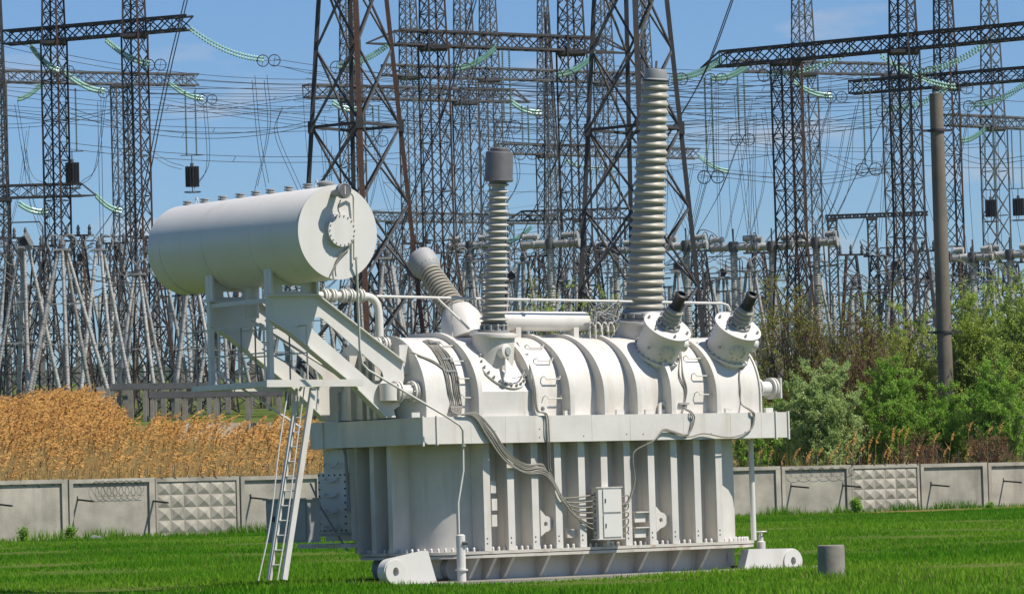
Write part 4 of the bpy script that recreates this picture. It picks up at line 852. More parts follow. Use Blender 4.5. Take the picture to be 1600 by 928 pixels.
shrub('young_tree', 'yellow green tree standing beyond the tree at the right edge', 1700, 204, 480, 2.8, 'leaf_lime', 12000, 14, 'bark_pale', 0.12, seed=22, nb=11, cat='tree')
shrub('weed_clump', 'dark green weed clump growing against the embossed fence panel', 1336, 183.6, 782, 0.35, 'leaf_green', 1500, 14, 'bark', 0.09, seed=15, nb=5, cat='weed')
shrub('weed_clump', 'small leafy weed at the foot of a plain fence panel', 33, 162.0, 826, 0.3, 'leaf_green', 350, 7, 'bark', 0.08, seed=16, nb=4, cat='weed', group='weeds along the fence')
shrub('weed_clump', 'small leafy weed at the foot of a plain fence panel', 108, 163.8, 822, 0.3, 'leaf_green', 450, 7, 'bark', 0.08, seed=17, nb=4, cat='weed', group='weeds along the fence')
shrub('weed_clump', 'small leafy weed at the foot of a plain fence panel', 1545, 187.0, 786, 0.35, 'leaf_green', 450, 7, 'bark', 0.08, seed=18, nb=4, cat='weed', group='weeds along the fence')
p = at_z(157, 842, 0.30); MB_ = MB().prism([[(-0.3, 0), (-0.1, 0.14), (0.12, 0.09), (0.34, 0.02), (0.3, -0.02), (-0.3, -0.02)]], lambda a, b, t: (a, t + b * 0.2, b), -0.12, 0.12).build('paper_scrap', 'steel_light', None); MB_.location = (p.x, p.y - 2, 0.36)
tag(MB_, 'small pale scrap of litter lying in the grass', 'litter')

# dry grass and thin stalks standing behind the fence on the right
v = []; rr_ = random.Random(55)
for k in range(5200):
    t = rr_.uniform(8.2, 13.8); q = fpos(t) - fn * rr_.uniform(0.4, 3.2); z = gz(q.x, q.y); hh = rr_.uniform(1.6, 3.1) * (0.8 + 0.25 * sin(t * 7) * sin(t * 3.1))
    lx_ = rr_.gauss(0.05, 0.12) * hh; a = rr_.uniform(0, 6.28); w_ = rr_.uniform(0.008, 0.022)
    v += [(q.x - cos(a) * w_, q.y - sin(a) * w_, z), (q.x + cos(a) * w_, q.y + sin(a) * w_, z), (q.x + lx_, q.y + rr_.gauss(0, .1), z + hh)]
tag(link('dry_grass', tri_mesh('dry_grass', np.array(v), 'reed_stalk')), 'dry straw coloured grass standing behind the fence below the shrubs', 'grass', kind='stuff')
# ------------------------------------------------------------------ SWITCHYARD
ZONES = ((60, 'behind the tall reeds'), (130, 'below the rusty sloping gantry'), (200, 'between the twin lattice columns'), (270, 'just beyond the conservator back end'), (340, 'under the conservator belly'), (430, 'behind the conservator brackets'), (560, 'behind the oil pipe and front bracket'), (665, 'under the rusty tapered tower'), (760, 'beside the leaning rear bushing'), (850, 'just beyond the upright bushing'),
         (960, 'behind the roof oil vessel'), (1085, 'around the tall bushing'), (1195, 'behind the slanted turrets'), (1300, 'behind the twiggy shrub'), (1440, 'beside the dark spire column'), (1520, 'around the concrete pole'), (9999, 'above the yellow green tree'))
HIGH = ((130, 'by the rusty left columns'), (300, 'near the lone line trap drum'), (480, 'in the sky over the conservator'), (660, 'around the rusty tapered tower'), (800, 'above the upright bushing'), (930, 'between the two tapered towers'), (1090, 'around the dark tapered tower'), (1230, 'beside the tall bushing top'), (1450, 'under the large sloping beam'), (9999, 'around the concrete pole top'))
def high(px): return next(z for lim_, z in HIGH if px < lim_)
def where(px): return next(z for lim_, z in ZONES if px < lim_)
def lattice(mb, B, T, panels, r, faces=4, rail=True):
    """X bracing between two squares of corner points B (bottom) and T (top)"""
    for k in range(panels):
        a = [B[i].lerp(T[i], k / panels) for i in range(4)]; b = [B[i].lerp(T[i], (k + 1) / panels) for i in range(4)]
        for i in range(faces):
            j = (i + 1) % 4; mb.bar(a[i], b[j], r); mb.bar(a[j], b[i], r)
            if rail and k % 2 == 0: mb.bar(a[i], a[j], r)
def square(c, w, rz): return [V(c) + V((cos(rz + pi / 4 + i * pi / 2), sin(rz + pi / 4 + i * pi / 2), 0)) * w * 0.7071 for i in range(4)]
def column(parent, org, c, z0, z1, w, rz, flare=0.0, spire=0.0, rust=False, leg=0.13, mat='steel_dark', pan=1.0):
    c = V(c) - V(org); zf = z0 + (z1 - z0) * 0.47; segs = []
    if flare: segs += [(z0, w + flare, zf, w), (zf, w, z1, w)]
    else: segs += [(z0, w, z1, w)]
    if spire: segs.append((z1, w * 0.9, z1 + spire, w * 0.45))
    br = MB(); legs = [MB() for _ in range(4)]
    for (a, wa, b, wb) in segs:
        A_, B_ = square((c.x, c.y, a - org[2]), wa, rz), square((c.x, c.y, b - org[2]), wb, rz)
        lattice(br, A_, B_, max(3, int((b - a) / (pan * (wa + wb) / 2 * 1.05))), 0.055)
        for i in range(4): legs[i].bar(A_[i], B_[i], leg)
    o = br.build('column', mat, parent); tag(o, kind=None)
    for i in range(4): legs[i].build('leg', 'rust' if (rust and i in (0, 3)) else mat, o)
    return o
def portal(label, p0, d0, p1, cols, w=1.3, bh=0.95, bw=1.0, flare=1.4, spires=(), tips=(0, 0), rust=(), mat='steel_dark', d1=None, extra=(0, 0)):
    P = at(p0[0], p0[1], d0); Q = at_z(p1[0], p1[1], P.z); u = (Q - P).normalized(); P = P - u * extra[0]; Q = Q + u * extra[1]; rz = atan2(u.y, u.x)
    mid = (P + Q) / 2; org = V((mid.x, mid.y, gz(mid.x, mid.y)))
    t = thing('gantry', label, 'gantry', org)
    s = V((-u.y, u.x, 0)) * bw / 2; zt = V((0, 0, bh))
    mb = MB(); L = (Q - P).length; n = max(4, int(L / (bh * 1.15)))
    A_ = [P - s - org, P + s - org, P + s + zt - org, P - s + zt - org]; B_ = [x + (Q - P) for x in A_]
    lattice(mb, A_, B_, n, 0.07, rail=True); bm_ = mb.build('beam', mat, t)
    for i in range(4): MB().bar(A_[i], B_[i], 0.14).build('chord', mat, bm_)
    for e_, tip, sg in ((0, tips[0], -1), (1, tips[1], 1)):
        if tip:
            base = A_ if e_ == 0 else B_; q = (base[0] + base[1]) / 2 + u * sg * tip
            for i in range(4): MB().bar(base[i], q, 0.10).build('tip_strut', mat, bm_)
    for px in cols:
        lo, hi = -0.3, 1.3
        for _ in range(40):
            m = (lo + hi) / 2
            if proj(P.lerp(Q, m))[0] < px: lo = m
            else: hi = m
        c = P.lerp(Q, lo); column(t, org, c, gz(c.x, c.y), c.z, w, rz, flare, 16 if px in spires else 0, px in rust, mat=mat)
        MB().box(c.x - org.x - w * .62, c.x - org.x + w * .62, c.y - org.y - w * .62, c.y - org.y + w * .62, c.z - org.z - 0.28, c.z - org.z - 0.06).build('cap_plate', mat, t)
    return t, P, Q
portal('dark lattice gantry whose beam slopes over the left twin columns', (10, 70), 283, (297, 46), (84, 210), w=1.35, flare=2.6, spires=(84, 210), rust=(84, 210))
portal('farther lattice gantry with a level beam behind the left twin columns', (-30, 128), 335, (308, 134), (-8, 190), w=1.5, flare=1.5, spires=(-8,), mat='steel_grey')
portal('low lattice gantry with a pointed beam end beside the left column', (-40, 311), 310, (128, 306), (2,), w=1.2, flare=1.5, tips=(0, 1.1), spires=(2,))
portal('long lattice gantry whose beam runs behind the tapered tower toward the upright bushing', (622, 70), 262, (940, 82), (677, 893), w=1.5, flare=2.2, spires=(677, 893), tips=(2.4, 2.4), rust=(677,))
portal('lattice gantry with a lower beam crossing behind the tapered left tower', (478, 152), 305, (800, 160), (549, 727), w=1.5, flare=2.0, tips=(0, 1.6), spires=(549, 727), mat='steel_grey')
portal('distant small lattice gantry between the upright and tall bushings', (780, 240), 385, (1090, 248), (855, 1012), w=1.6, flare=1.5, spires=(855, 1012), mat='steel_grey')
portal('large lattice gantry with a sloping beam above the shrubs', (1130, 104), 262, (1625, 58), (1228, 1412), w=1.5, flare=1.2, tips=(1.7, 0), spires=(1412,), rust=(1228,))
portal('lattice gantry with a shorter lower beam beside the concrete pole', (1330, 147), 300, (1650, 122), (1478, 1625), w=1.5, flare=1.0, spires=(1478,), rust=(1478,))
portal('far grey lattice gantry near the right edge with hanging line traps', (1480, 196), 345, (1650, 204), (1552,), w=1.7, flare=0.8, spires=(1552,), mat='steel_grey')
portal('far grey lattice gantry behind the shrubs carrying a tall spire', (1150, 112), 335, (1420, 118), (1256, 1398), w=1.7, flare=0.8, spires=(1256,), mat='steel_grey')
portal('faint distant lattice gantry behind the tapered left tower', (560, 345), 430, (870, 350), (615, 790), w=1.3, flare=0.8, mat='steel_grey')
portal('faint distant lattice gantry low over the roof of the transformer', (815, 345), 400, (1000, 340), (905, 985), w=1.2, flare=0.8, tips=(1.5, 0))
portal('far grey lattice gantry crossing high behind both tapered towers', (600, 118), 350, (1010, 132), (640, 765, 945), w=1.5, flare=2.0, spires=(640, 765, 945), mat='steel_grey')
portal('far dark lattice gantry low behind the circuit breakers', (1290, 342), 370, (1450, 336), (1300, 1362), w=0.8, bh=0.3, bw=0.4, flare=0.6)
# tapered four legged line towers, every bar a part
def line_tower(label, depth, cpx, wtop, wbot, rz, near_rust, names=None):
    c0 = at(cpx, 520, depth); zb = gz(c0.x, c0.y); zt = at(cpx, -60, depth).z + 4; org = V((c0.x, c0.y, zb)); t = thing('line_tower', label, 'tower', org)
    W = lambda z: wbot + (wtop - wbot) * z / (zt - zb)
    H = zt - zb; legs = [(square((0, 0, 0), W(0), rz)[i], square((0, 0, H), W(H), rz)[i]) for i in range(4)]
    for i, (a, b) in enumerate(legs): MB().bar(a, b, 0.30 if i == near_rust else 0.26).build('leg', 'rust' if i in (near_rust, (near_rust + 1) % 4) and names else 'steel_dark', t)
    n = 7
    for k in range(n):
        z0, z1 = H * k / n, H * (k + 1) / n; A_, B_ = square((0, 0, z0), W(z0), rz), square((0, 0, z1), W(z1), rz)
        for i in range(4):
            j = (i + 1) % 4; MB().bar(A_[i], B_[j], 0.105).build('brace', 'steel_grey', t); MB().bar(A_[j], B_[i], 0.105).build('brace', 'steel_dark', t)
            if k in (1, 4): MB().bar(A_[i], A_[j], 0.16).build('ring_beam', 'steel_dark', t)
    zp = H * 4 / n
    for q in square((0, 0, zp), W(zp), rz): MB().box(q.x - 0.22, q.x + 0.22, q.y - 0.22, q.y + 0.22, q.z - 0.35, q.z + 0.35).build('gusset_plate', 'steel_dark', t)
    return t
line_tower('tall tapered lattice tower with rusty brown legs behind the conservator', 232, 565, 2.1, 5.8, radians(52), 2, True)
line_tower('tall tapered lattice tower with dark legs behind the tall bushing', 228, 1001, 2.3, 5.8, radians(50), 2)
# slim lightning masts
for i, (px, top, d, lab) in enumerate(((855, 20, 360, 'slim lattice lightning mast rising over the distant small gantry'), (1004, 30, 400, 'slim lattice lightning mast behind the tall bushing'))):
    c = at(px, top, d); zb = gz(c.x, c.y); t = thing('lightning_mast', lab, 'mast', (c.x, c.y, zb)); mb = MB(); H = c.z - zb
    A_, B_ = square((0, 0, 0), 2.2, 0.3), square((0, 0, H), 0.25, 0.3); lattice(mb, A_, B_, 22, 0.05); o = mb.build('mast_bracing', 'steel_grey', t)
    for k in range(4): MB().bar(A_[k], B_[k], 0.10).build('leg', 'steel_dark', t)
    MB().cyl((0, 0, H), (0, 0, H + 3.5), 0.04, n=5).build('rod', 'steel_dark', t)
# concrete pole
p = at(1478, 600, 202); zb = gz(p.x, p.y); t = at(1472, 146, 202)
pole = thing('concrete_pole', 'round grey concrete pole rising out of the shrubs', 'pole', (p.x, p.y, zb)); H = t.z - zb
MB().lathe([(0.40, -0.1), (0.345, H - 0.02), (0.30, H)], (0, 0, 0), (0, 0, 1), 24).build('shaft', 'concrete_pole', pole, 30)
for py, w_ in ((519, 0.85), (204, 0.75)):
    z = at(1475, py, 202).z - zb; o = MB().lathe([(0.44, -0.06), (0.44, 0.06)], (0, 0, z), (0, 0, 1), 20).build('collar', 'steel_dark', pole, 30)
    MB().bar((-w_, -0.1, z), (w_, 0.05, z), 0.12).build('collar_arm', 'steel_dark', pole)
# ---- insulators
def disc_string(mb, p, q, r=0.15, step=0.17):
    n = max(3, int((q - p).length / step)); ax = (q - p).normalized()
    mb.tube([p, q], 0.03, 4)
    for k in range(n): mb.lathe([(0.05, 0.05), (r, -0.03), (0.05, -0.05)], p.lerp(q, (k + .5) / n), ax, 7)
def ring_mesh(r, t=0.035, n=18): return [V((r * cos(2 * pi * k / n), 0, r * sin(2 * pi * k / n))) for k in range(n)]
def grading_rings(parent, c, r=0.42, gap=0.55):
    for s in (-0.5, 0.5):
        P_ = [c + V((s * gap * 2, 0, 0)) + q for q in ring_mesh(r)]
        o = MB().tube(P_, 0.035, 5, True).build('grading_ring', 'steel_dark', parent)
        MB().bar(P_[0], P_[9], 0.03).build('ring_spoke', 'steel_dark', o); MB().bar(P_[4], P_[13], 0.03).build('ring_spoke', 'steel_dark', o)
def tension(p0, p1, d0, d1=None, sag=4, rings=True, label='sagging double string of pale green glass insulators with grading rings', grp='tension insulator strings'):
    d1 = d1 or d0 - 3; P, Q = at(*p0, d0), at(*p1, d1); label = 'double string of pale green glass insulators ' + high((p0[0] + p1[0]) / 2) + (' with rings' if rings else ''); t = thing('insulator_string', label, 'insulator', P, 0, grp)
    for s in (-0.14, 0.14):
        mb = MB(); n = 26; o = V((0, s, s * 0.9)); pp = [(P.lerp(Q, k / n) + V((0, 0, -sag / 6 * 0.07 * (Q - P).length * 4 * (k / n) * (1 - k / n))) + o) - P for k in range(n + 1)]
        mb.tube(pp, 0.03, 4)
        for k in range(n): mb.lathe([(0.04, 0.06), (0.12, -0.02), (0.04, -0.05)], (pp[k] + pp[k + 1]) / 2, pp[k + 1] - pp[k], 7)
        mb.build('glass_string', 'glass_green', t, 50)
    if rings: grading_rings(t, Q - P + V((0.3, 0, -0.1)), 0.40, 0.40)
    return t
for a in (((297, 45), (413, 93), 277), ((48, 72), (92, 110), 283), ((165, 62), (235, 100), 281), ((68, 128), (28, 155), 330), ((265, 130), (318, 154), 327), ((100, 112), (164, 143), 300),
          ((612, 66), (528, 103), 262), ((775, 74), (712, 107), 262), ((800, 160), (846, 176), 303), ((930, 84), (872, 117), 266), ((1128, 92), (1048, 122), 262), ((1166, 104), (1112, 122), 280),
          ((1335, 76), (1196, 116), 262), ((1552, 58), (1436, 112), 258), ((1375, 86), (1494, 136), 262), ((1240, 128), (1300, 150), 290), ((1480, 138), (1380, 172), 290), ((1600, 132), (1516, 164), 290),
          ((880, 250), (960, 262), 380), ((1092, 244), (1140, 268), 380), ((520, 160), (560, 170), 303), ((30, 318), (75, 330), 305), ((150, 305), (190, 330), 305), ((1540, 200), (1500, 220), 340), ((830, 355), (790, 378), 395)):
    tension(*a, sag=6, rings=a[2] < 330)
def suspension(px, py0, py1, d, gap=0.45, trap=False, rings=True, lab=None, grp='suspension insulator pairs'):
    P, Q = at(px, py0, d), at(px - (py1 - py0) * 0.0, py1, d); Q.x = P.x; Q.y = P.y
    t = thing('insulator_pair', (lab or 'vertical pair of thin glass insulator strings hanging') + ' ' + high(px), 'insulator', P, 0, grp)
    for s in (-gap / 2, gap / 2):
        mb = MB(); disc_string(mb, V((s, 0, 0)), V((s, 0, Q.z - P.z)), 0.085, 0.15); mb.build('glass_string', 'glass_grey', t, 50)
    if rings: grading_rings(t, Q - P + V((0, 0, -0.3)), 0.42, 0.45)
    return Q
def wave_trap(c, lab, grp=None, s=1.0, top=0.9):
    t = thing('line_trap', lab, 'line trap', c, 0, grp); r = 0.48 * s; h = 1.45 * s
    MB().lathe([(r * 0.86, -h / 2), (r * 0.86, h / 2)], (0, 0, 0), (0, 0, 1), 24).build('coil', 'steel_dark', t, 40)
    for k in range(14):
        a = 2 * pi * k / 14; MB().bar((r * cos(a), r * sin(a), -h / 2 - 0.05), (r * cos(a), r * sin(a), h / 2 + 0.05), 0.085).build('slat', 'black_seal', t)
    for z in (-h / 2, h / 2):
        for k in range(4): a = k * pi / 4; MB().bar((r * cos(a), r * sin(a), z), (-r * cos(a), -r * sin(a), z), 0.07).build('spider_arm', 'steel_grey', t)
    MB().lathe([(0.13, 0), (0.13, 0.3)], (0, 0, h / 2), (0, 0, 1), 10).build('hanger', 'steel_grey', t)
    MB().cyl((0, 0, h / 2), (0, 0, h / 2 + top), 0.035, n=6).build('hanger_rod', 'steel_dark', t)
    MB().bar((-0.85, 0, h / 2 + top), (0.85, 0.1, h / 2 + top), 0.06).build('spreader', 'steel_dark', t); MB().cyl((0, 0, -h / 2), (0, 0, -h / 2 - 0.45), 0.03, n=6).build('lower_rod', 'steel_dark', t)
    MB().tube([V((0.62 * cos(k * pi / 9), 0.62 * sin(k * pi / 9), -h / 2 - 0.45)) for k in range(18)], 0.035, 5, True).build('corona_ring', 'steel_dark', t)
    return t
for px, py0, py1, d in ((790, 80, 192, 262), (1106, 122, 270, 262), (1157, 112, 212, 285), (1352, 96, 258, 262), (587, 165, 215, 305), (820, 165, 235, 300), (870, 262, 300, 380)):
    suspension(px, py0, py1, d)
for px, py0, py1, d, lab in ((297, 142, 243, 300, 'dark line trap drum hanging alone against the sky above the conservator'), (110, 138, 237, 300, 'dark line trap drum hanging beside the left lattice column'), (1544, 200, 297, 340, 'dark line trap drum hanging against the right spire column'), (1587, 200, 295, 340, 'dark line trap drum hanging near the right edge of the yard')):
    Q = suspension(px, py0, py1, d, gap=0.75, rings=False, lab='insulator strings carrying a dark line trap', grp='strings carrying line traps'); s = 1.0 if px < 400 else 0.95
    wave_trap(Q + V((0, 0, -0.9 - 0.72 * s)), lab, None, s)
# ---- conductors
def wire(pts, d, r=0.026, twin=0.0, lab='dark overhead conductor', grp='overhead conductors', mat='wire', sag=0, name='conductor'):
    ds = d if isinstance(d, (list, tuple)) else [d] * len(pts); P = [at(a, b, dd) for (a, b), dd in zip(pts, ds)]
    if len(P) == 2:
        n = 14; P = [P[0].lerp(P[1], k / n) + V((0, 0, -sag * 4 * (k / n) * (1 - k / n))) for k in range(n + 1)]
    else: P = bez(P, 7)
    o0 = P[0].copy(); t = None
    for s in ((-twin / 2, twin / 2) if twin else (0,)):
        ob = MB().tube([p - o0 + V((s * 0.6, 0, s)) for p in P], r, 4).build(name if t is None else 'strand', mat, t)
        if t is None: t = ob; t.location = o0; tag(t, lab + (' ' + (high if sum(b for a, b in pts) / len(pts) < 320 else where)(sum(a for a, b in pts) / len(pts)) if grp else ''), 'wire', grp)
    if twin and sag:
        for f in (0.5,):
            q = P[int(f * (len(P) - 1))] - o0; MB().bar(q + V((-twin * .3, 0, -twin / 2)), q + V((twin * .3, 0, twin / 2)), 0.035).build('spacer', mat, t)
    return t
for pts, d, tw, sg in (
    (((425, 97), (1000, 140)), (277, 300), 0.4, 0.6), (((-20, 62), (490, 128)), (275, 300), 0.35, 0.8), (((-20, 98), (790, 134)), (285, 300), 0.4, 0.9), (((-20, 141), (520, 172)), (285, 310), 0.35, 0.6),
    (((-20, 197), (200, 165)), (300, 300), 0.3, 0.5), (((250, 158), (860, 205)), (300, 320), 0.3, 1.0), (((300, 160), (1110, 195)), (320, 330), 0.3, 1.2), (((330, 160), (700, 138)), (300, 300), 0.35, 1.0),
    (((480, 118), (1060, 132)), (280, 280), 0.4, 0.8), (((530, 108), (860, 125)), (270, 280), 0.3, 0.5), (((560, 178), (1250, 178)), (310, 310), 0.3, 1.0), (((560, 195), (1230, 215)), (320, 320), 0.3, 1.0), (((760, 135), (1110, 128)), (270, 270), 0.35, 0.4),
    (((860, 120), (690, 140)), (266, 300), 0.0, 0.2), (((1045, 124), (1330, 126)), (262, 280), 0.35, 0.6), (((1050, 178), (1410, 182)), (300, 300), 0.35, 0.6), (((1060, 215), (1470, 170)), (320, 300), 0.3, 0.8), (((1060, 258), (1400, 260)), (330, 330), 0.3, 0.8),
    (((1095, 270), (1270, 285), (1390, 265)), 265, 0.3, 0), (((1130, 200), (1250, 195), (1420, 165)), 275, 0.3, 0), (((1235, 215), (1345, 265), (1440, 262)), 270, 0.3, 0), (((1440, 215), (1530, 252), (1620, 245)), 262, 0.3, 0), (((1500, 178), (1620, 190)), (262, 262), 0.35, 0.4),
    (((1310, 152), (1620, 118)), (285, 285), 0.0, 0.3), (((1500, 140), (1620, 158)), (262, 262), 0.0, 0.3), (((1495, 165), (1620, 130)), (280, 280), 0.0, 0.2), (((1190, 225), (1620, 262)), (345, 345), 0.0, 0.7), (((840, 175), (1100, 190)), (303, 310), 0.3, 0.5),
    (((-20, 118), (330, 142)), (300, 300), 0.35, 0.5), (((-20, 165), (480, 150)), (320, 320), 0.3, 0.9), (((440, 104), (760, 150)), (277, 290), 0.0, 0.5), (((460, 155), (1060, 165)), (330, 330), 0.3, 1.0), (((690, 168), (1230, 240)), (340, 340), 0.3, 1.0), (((850, 140), (1410, 150)), (320, 320), 0.3, 1.0), (((1000, 205), (1560, 225)), (340, 340), 0.3, 1.0), (((1100, 150), (1560, 100)), (320, 320), 0.3, 0.6), (((560, 250), (1090, 262)), (380, 380), 0.0, 1.0), (((600, 285), (1000, 290)), (390, 390), 0.0, 0.8),
    (((25, 160), (45, 270), (75, 292)), 310, 0.35, 0), (((165, 150), (150, 260), (125, 288)), 300, 0.35, 0), (((320, 158), (325, 255), (305, 292)), 300, 0.35, 0), (((230, 235), (262, 255), (285, 262)), 290, 0.25, 0), (((155, 155), (158, 310), (160, 400)), 290, 0.4, 0),
    (((795, 200), (810, 280), (775, 340)), 265, 0.3, 0), (((1105, 280), (1070, 400), (1040, 420)), 262, 0.3, 0), (((1155, 220), (1125, 300), (1080, 380)), 285, 0.3, 0), (((1205, 120), (1228, 185), (1215, 260)), 262, 0.3, 0), (((1300, 155), (1250, 300), (1180, 400)), 285, 0.4, 0),
    (((1340, 160), (1310, 300), (1270, 380)), 270, 0.4, 0), (((1385, 175), (1330, 290), (1290, 370)), 275, 0.3, 0), (((1515, 170), (1490, 300), (1470, 400)), 285, 0.3, 0), (((1180, 180), (1178, 290), (1183, 370)), 300, 0.3, 0), (((1165, 188), (1172, 300), (1170, 372)), 300, 0.3, 0),
    (((396, 122), (405, 220), (418, 290)), 280, 0.35, 0), (((415, 122), (420, 200), (400, 295)), 280, 0.35, 0), (((440, 170), (432, 210), (470, 300)), 285, 0.3, 0), (((620, 470), (700, 280), (750, 60), (760, -10)), 250, 0.5, 0), (((690, 470), (760, 330), (800, 180)), 255, 0.4, 0),
    (((880, 470), (905, 300), (950, 120)), 250, 0.3, 0), (((800, 400), (870, 250), (905, 150)), 260, 0.3, 0), (((600, 280), (660, 330), (720, 260)), 290, 0.3, 0), (((560, 330), (640, 335), (720, 310)), 300, 0.3, 0), (((500, 280), (560, 245), (600, 200)), 300, 0.3, 0)):
    wire(pts, d, 0.020, tw, sag=sg)
for pts, lab in ((((293, -10), (262, 120), (228, 290), (200, 420)), 'thick twin black down conductor crossing the left columns'), (((1148, -10), (1098, 120), (1025, 240), (960, 330)), 'thick twin black down conductor beside the tall bushing'), (((745, -10), (700, 150), (640, 320), (610, 420)), 'thick twin black down conductor beside the upright bushing')):
    wire(pts, 240, 0.035, 0.55, lab, None)
rnd = random.Random(77)
for k in range(84):                                  # low jumper cables between apparatus
    a = rnd.uniform(-20, 1500); b = a + rnd.uniform(40, 150); y = rnd.uniform(372, 440); dd = rnd.uniform(262, 300)
    wire(((a, y), ((a + b) / 2, y + rnd.uniform(10, 34)), (b, y + rnd.uniform(-14, 14))), dd, 0.026, rnd.choice((0, 0.25)), 'slack black jumper cable low', 'jumper cables')
POSTS = (-30, 84, 210, 490, 549, 640, 677, 727, 765, 893, 945, 990, 1012, 1228, 1256, 1410, 1478, 1552, 1650)
for k in range(26):                                  # long strung conductors high across the yard
    a = rnd.choice(POSTS[:13]); b = min(POSTS, key=lambda q: abs(q - a - rnd.uniform(330, 760))); y = rnd.triangular(98, 250, 135); dd = rnd.uniform(268, 350)
    wire(((a, y), (min(b, 1660), y + rnd.uniform(-30, 32))), (dd, dd + rnd.uniform(-10, 25)), 0.021, rnd.choice((0, 0.32, 0.4)), 'long strung conductor', 'long strung conductors', sag=rnd.uniform(0.4, 1.6))
for k in range(70):                                  # droppers from the strung conductors down to the apparatus
    a = rnd.uniform(-20, 1600)
    if 215 < a < 470: continue
    y0 = rnd.uniform(125, 265); y1 = rnd.uniform(365, 430); sw = rnd.uniform(-75, 75); dd = rnd.uniform(265, 320)
    wire(((a, y0), (a + sw * rnd.uniform(0.15, 0.4), (y0 + y1) / 2), (a + sw, y1)), dd, 0.016, rnd.choice((0, 0.3, 0.4)), 'thin dropper wire hanging', 'dropper wires')
for k in range(60):                                  # thick loops round the apparatus heads
    a = rnd.uniform(-20, 420) if k % 2 else rnd.uniform(580, 1600); w_ = rnd.uniform(25, 70); y = rnd.uniform(375, 470); dd = rnd.uniform(256, 290); up = rnd.choice((-1, 1))
    wire(((a, y), (a + w_ * .25, y + up * rnd.uniform(14, 26)), (a + w_ * .75, y + up * rnd.uniform(14, 26)), (a + w_, y + rnd.uniform(-6, 20))), dd, 0.035, 0, 'looped tube conductor at an apparatus head', 'apparatus loops', 'steel_grey' if k % 3 else 'wire')
for k in range(9):
    y = 330 + k * 9 + rnd.uniform(-3, 3); wire(((560, y), (900, y - rnd.uniform(15, 50))), 420, 0.014, 0, 'very thin far wire low over the yard', 'far thin wires', 'wire_light', 0.6)
# ---- apparatus on leaning white porcelain legs
COL = {}
def porc(length, r0, r1):
    key = (round(length, 1), r0)
    if key not in COL:
        n = max(6, int(length / 0.16)); prof = []
        for k in range(n):
            f = k / n; r = r0 + (r1 - r0) * f; h = length * f; s = length / n
            prof += [(r * 0.80, h), (r, h + s * 0.4), (r * 0.80, h + s * 0.75)]
            if k % 8 == 7: prof += [(r * 1.15, h + s * 0.78), (r * 1.15, h + s * 0.95)]
        prof.append((r1, length)); COL[key] = MB().lathe(prof, (0, 0, 0), (0, 0, 1), 9).mesh('porcelain_leg', 'insulator', 60)
    return COL[key]
def orient(o, p, q, L):
    e, g_, a = frame(q - p); M = Matrix((e, g_, a)).transposed().to_4x4(); o.matrix_local = Matrix.Translation(p) @ M @ Matrix.Diagonal((1, 1, (q - p).length / L, 1))
def arch(parent, c, w_, h, mat='steel_dark', ax=V((1, 0, 0)), r=0.045):
    MB().tube([c + ax * (w_ * sx_) + V((0, 0, h * z_)) for sx_, z_ in ((-1, 0), (-1, 0.8), (-0.85, 1), (0.85, 1), (1, 0.8), (1, 0.0))], r, 6).build('guard_frame', mat, parent)
def tripod(px, apy, d, bpy_, spread, legs, seed, lab, head=True, post=True):
    rnd = random.Random(seed); A_ = at(px, apy, d); x, y = A_.x, A_.y; zg = gz(x, y); zb = max(zg + 0.4, at(px, bpy_, d).z); t = thing('disconnector_stand', lab + ' ' + where(px), 'insulator stand', (x, y, zg), group='white insulator stands of the yard')
    top = A_.z - zg; bz = zb - zg; L = 8.0
    for k in range(legs):
        a = 2 * pi * (k + rnd.random() * .3) / legs + seed; b = V((cos(a) * spread, sin(a) * spread * 0.8, bz)); q = V((cos(a) * 0.3, sin(a) * 0.25, top)); m = porc(L, 0.165, 0.125)
        o = link('porcelain_leg', m, t); orient(o, b, q, L)
        if post: MB().bar((b.x, b.y, 0.0), (b.x, b.y, bz), 0.34).build('concrete_post', 'concrete_post', t)
    for f in (0.33, 0.62):
        z = bz + (top - bz) * f; s = spread * (1 - f) + 0.3 * f
        MB().bar((-s, 0, z), (s, 0, z), 0.07).build('tie_bar', 'steel_light', t); MB().bar((0, -s * .8, z), (0, s * .8, z), 0.07).build('tie_bar', 'steel_light', t)
    if head:
        MB().box(-0.55, 0.55, -0.35, 0.35, top, top + 0.12).build('head_plate', 'steel_light', t)
        if seed % 3 == 0:
            arch(t, V((0, -0.4, top - 0.1)), 1.3, 1.8); MB().bar((-1.3, -.4, top - 0.1), (1.3, -.4, top - 0.1), 0.07).build('guard_frame', 'steel_grey', t)
            MB().prism([[(-0.35, 0.12), (0.1, 0.12), (0.35, 0.45), (-0.05, 0.8), (-0.35, 0.65)]], lambda a, b, c_: (a, c_, top + b), -0.3, 0.3).build('drive_box', 'steel_dark', t)
            MB().bar((0.15, -0.42, top + 1.0), (0.55, -0.42, top + 0.2), 0.06, 0.3).build('pale_plate', 'insulator', t)
        else:
            for s in (-0.5, 0.5): MB().tube([V((s + 0.45 * cos(k * pi / 8), -0.1, top + 0.55 + 0.5 * sin(k * pi / 8))) for k in range(-2, 11)], 0.05, 5).build('arc_horn', 'steel_light', t)
            MB().lathe([(0.2, 0), (0.25, 0.3), (0.12, 0.7), (0.05, 0.9)], (0, 0, top + 0.1), (0, 0, 1), 10).build('head_cap', 'steel_grey', t)
    return t
LB = 'pyramid of leaning white porcelain legs'
i = 0
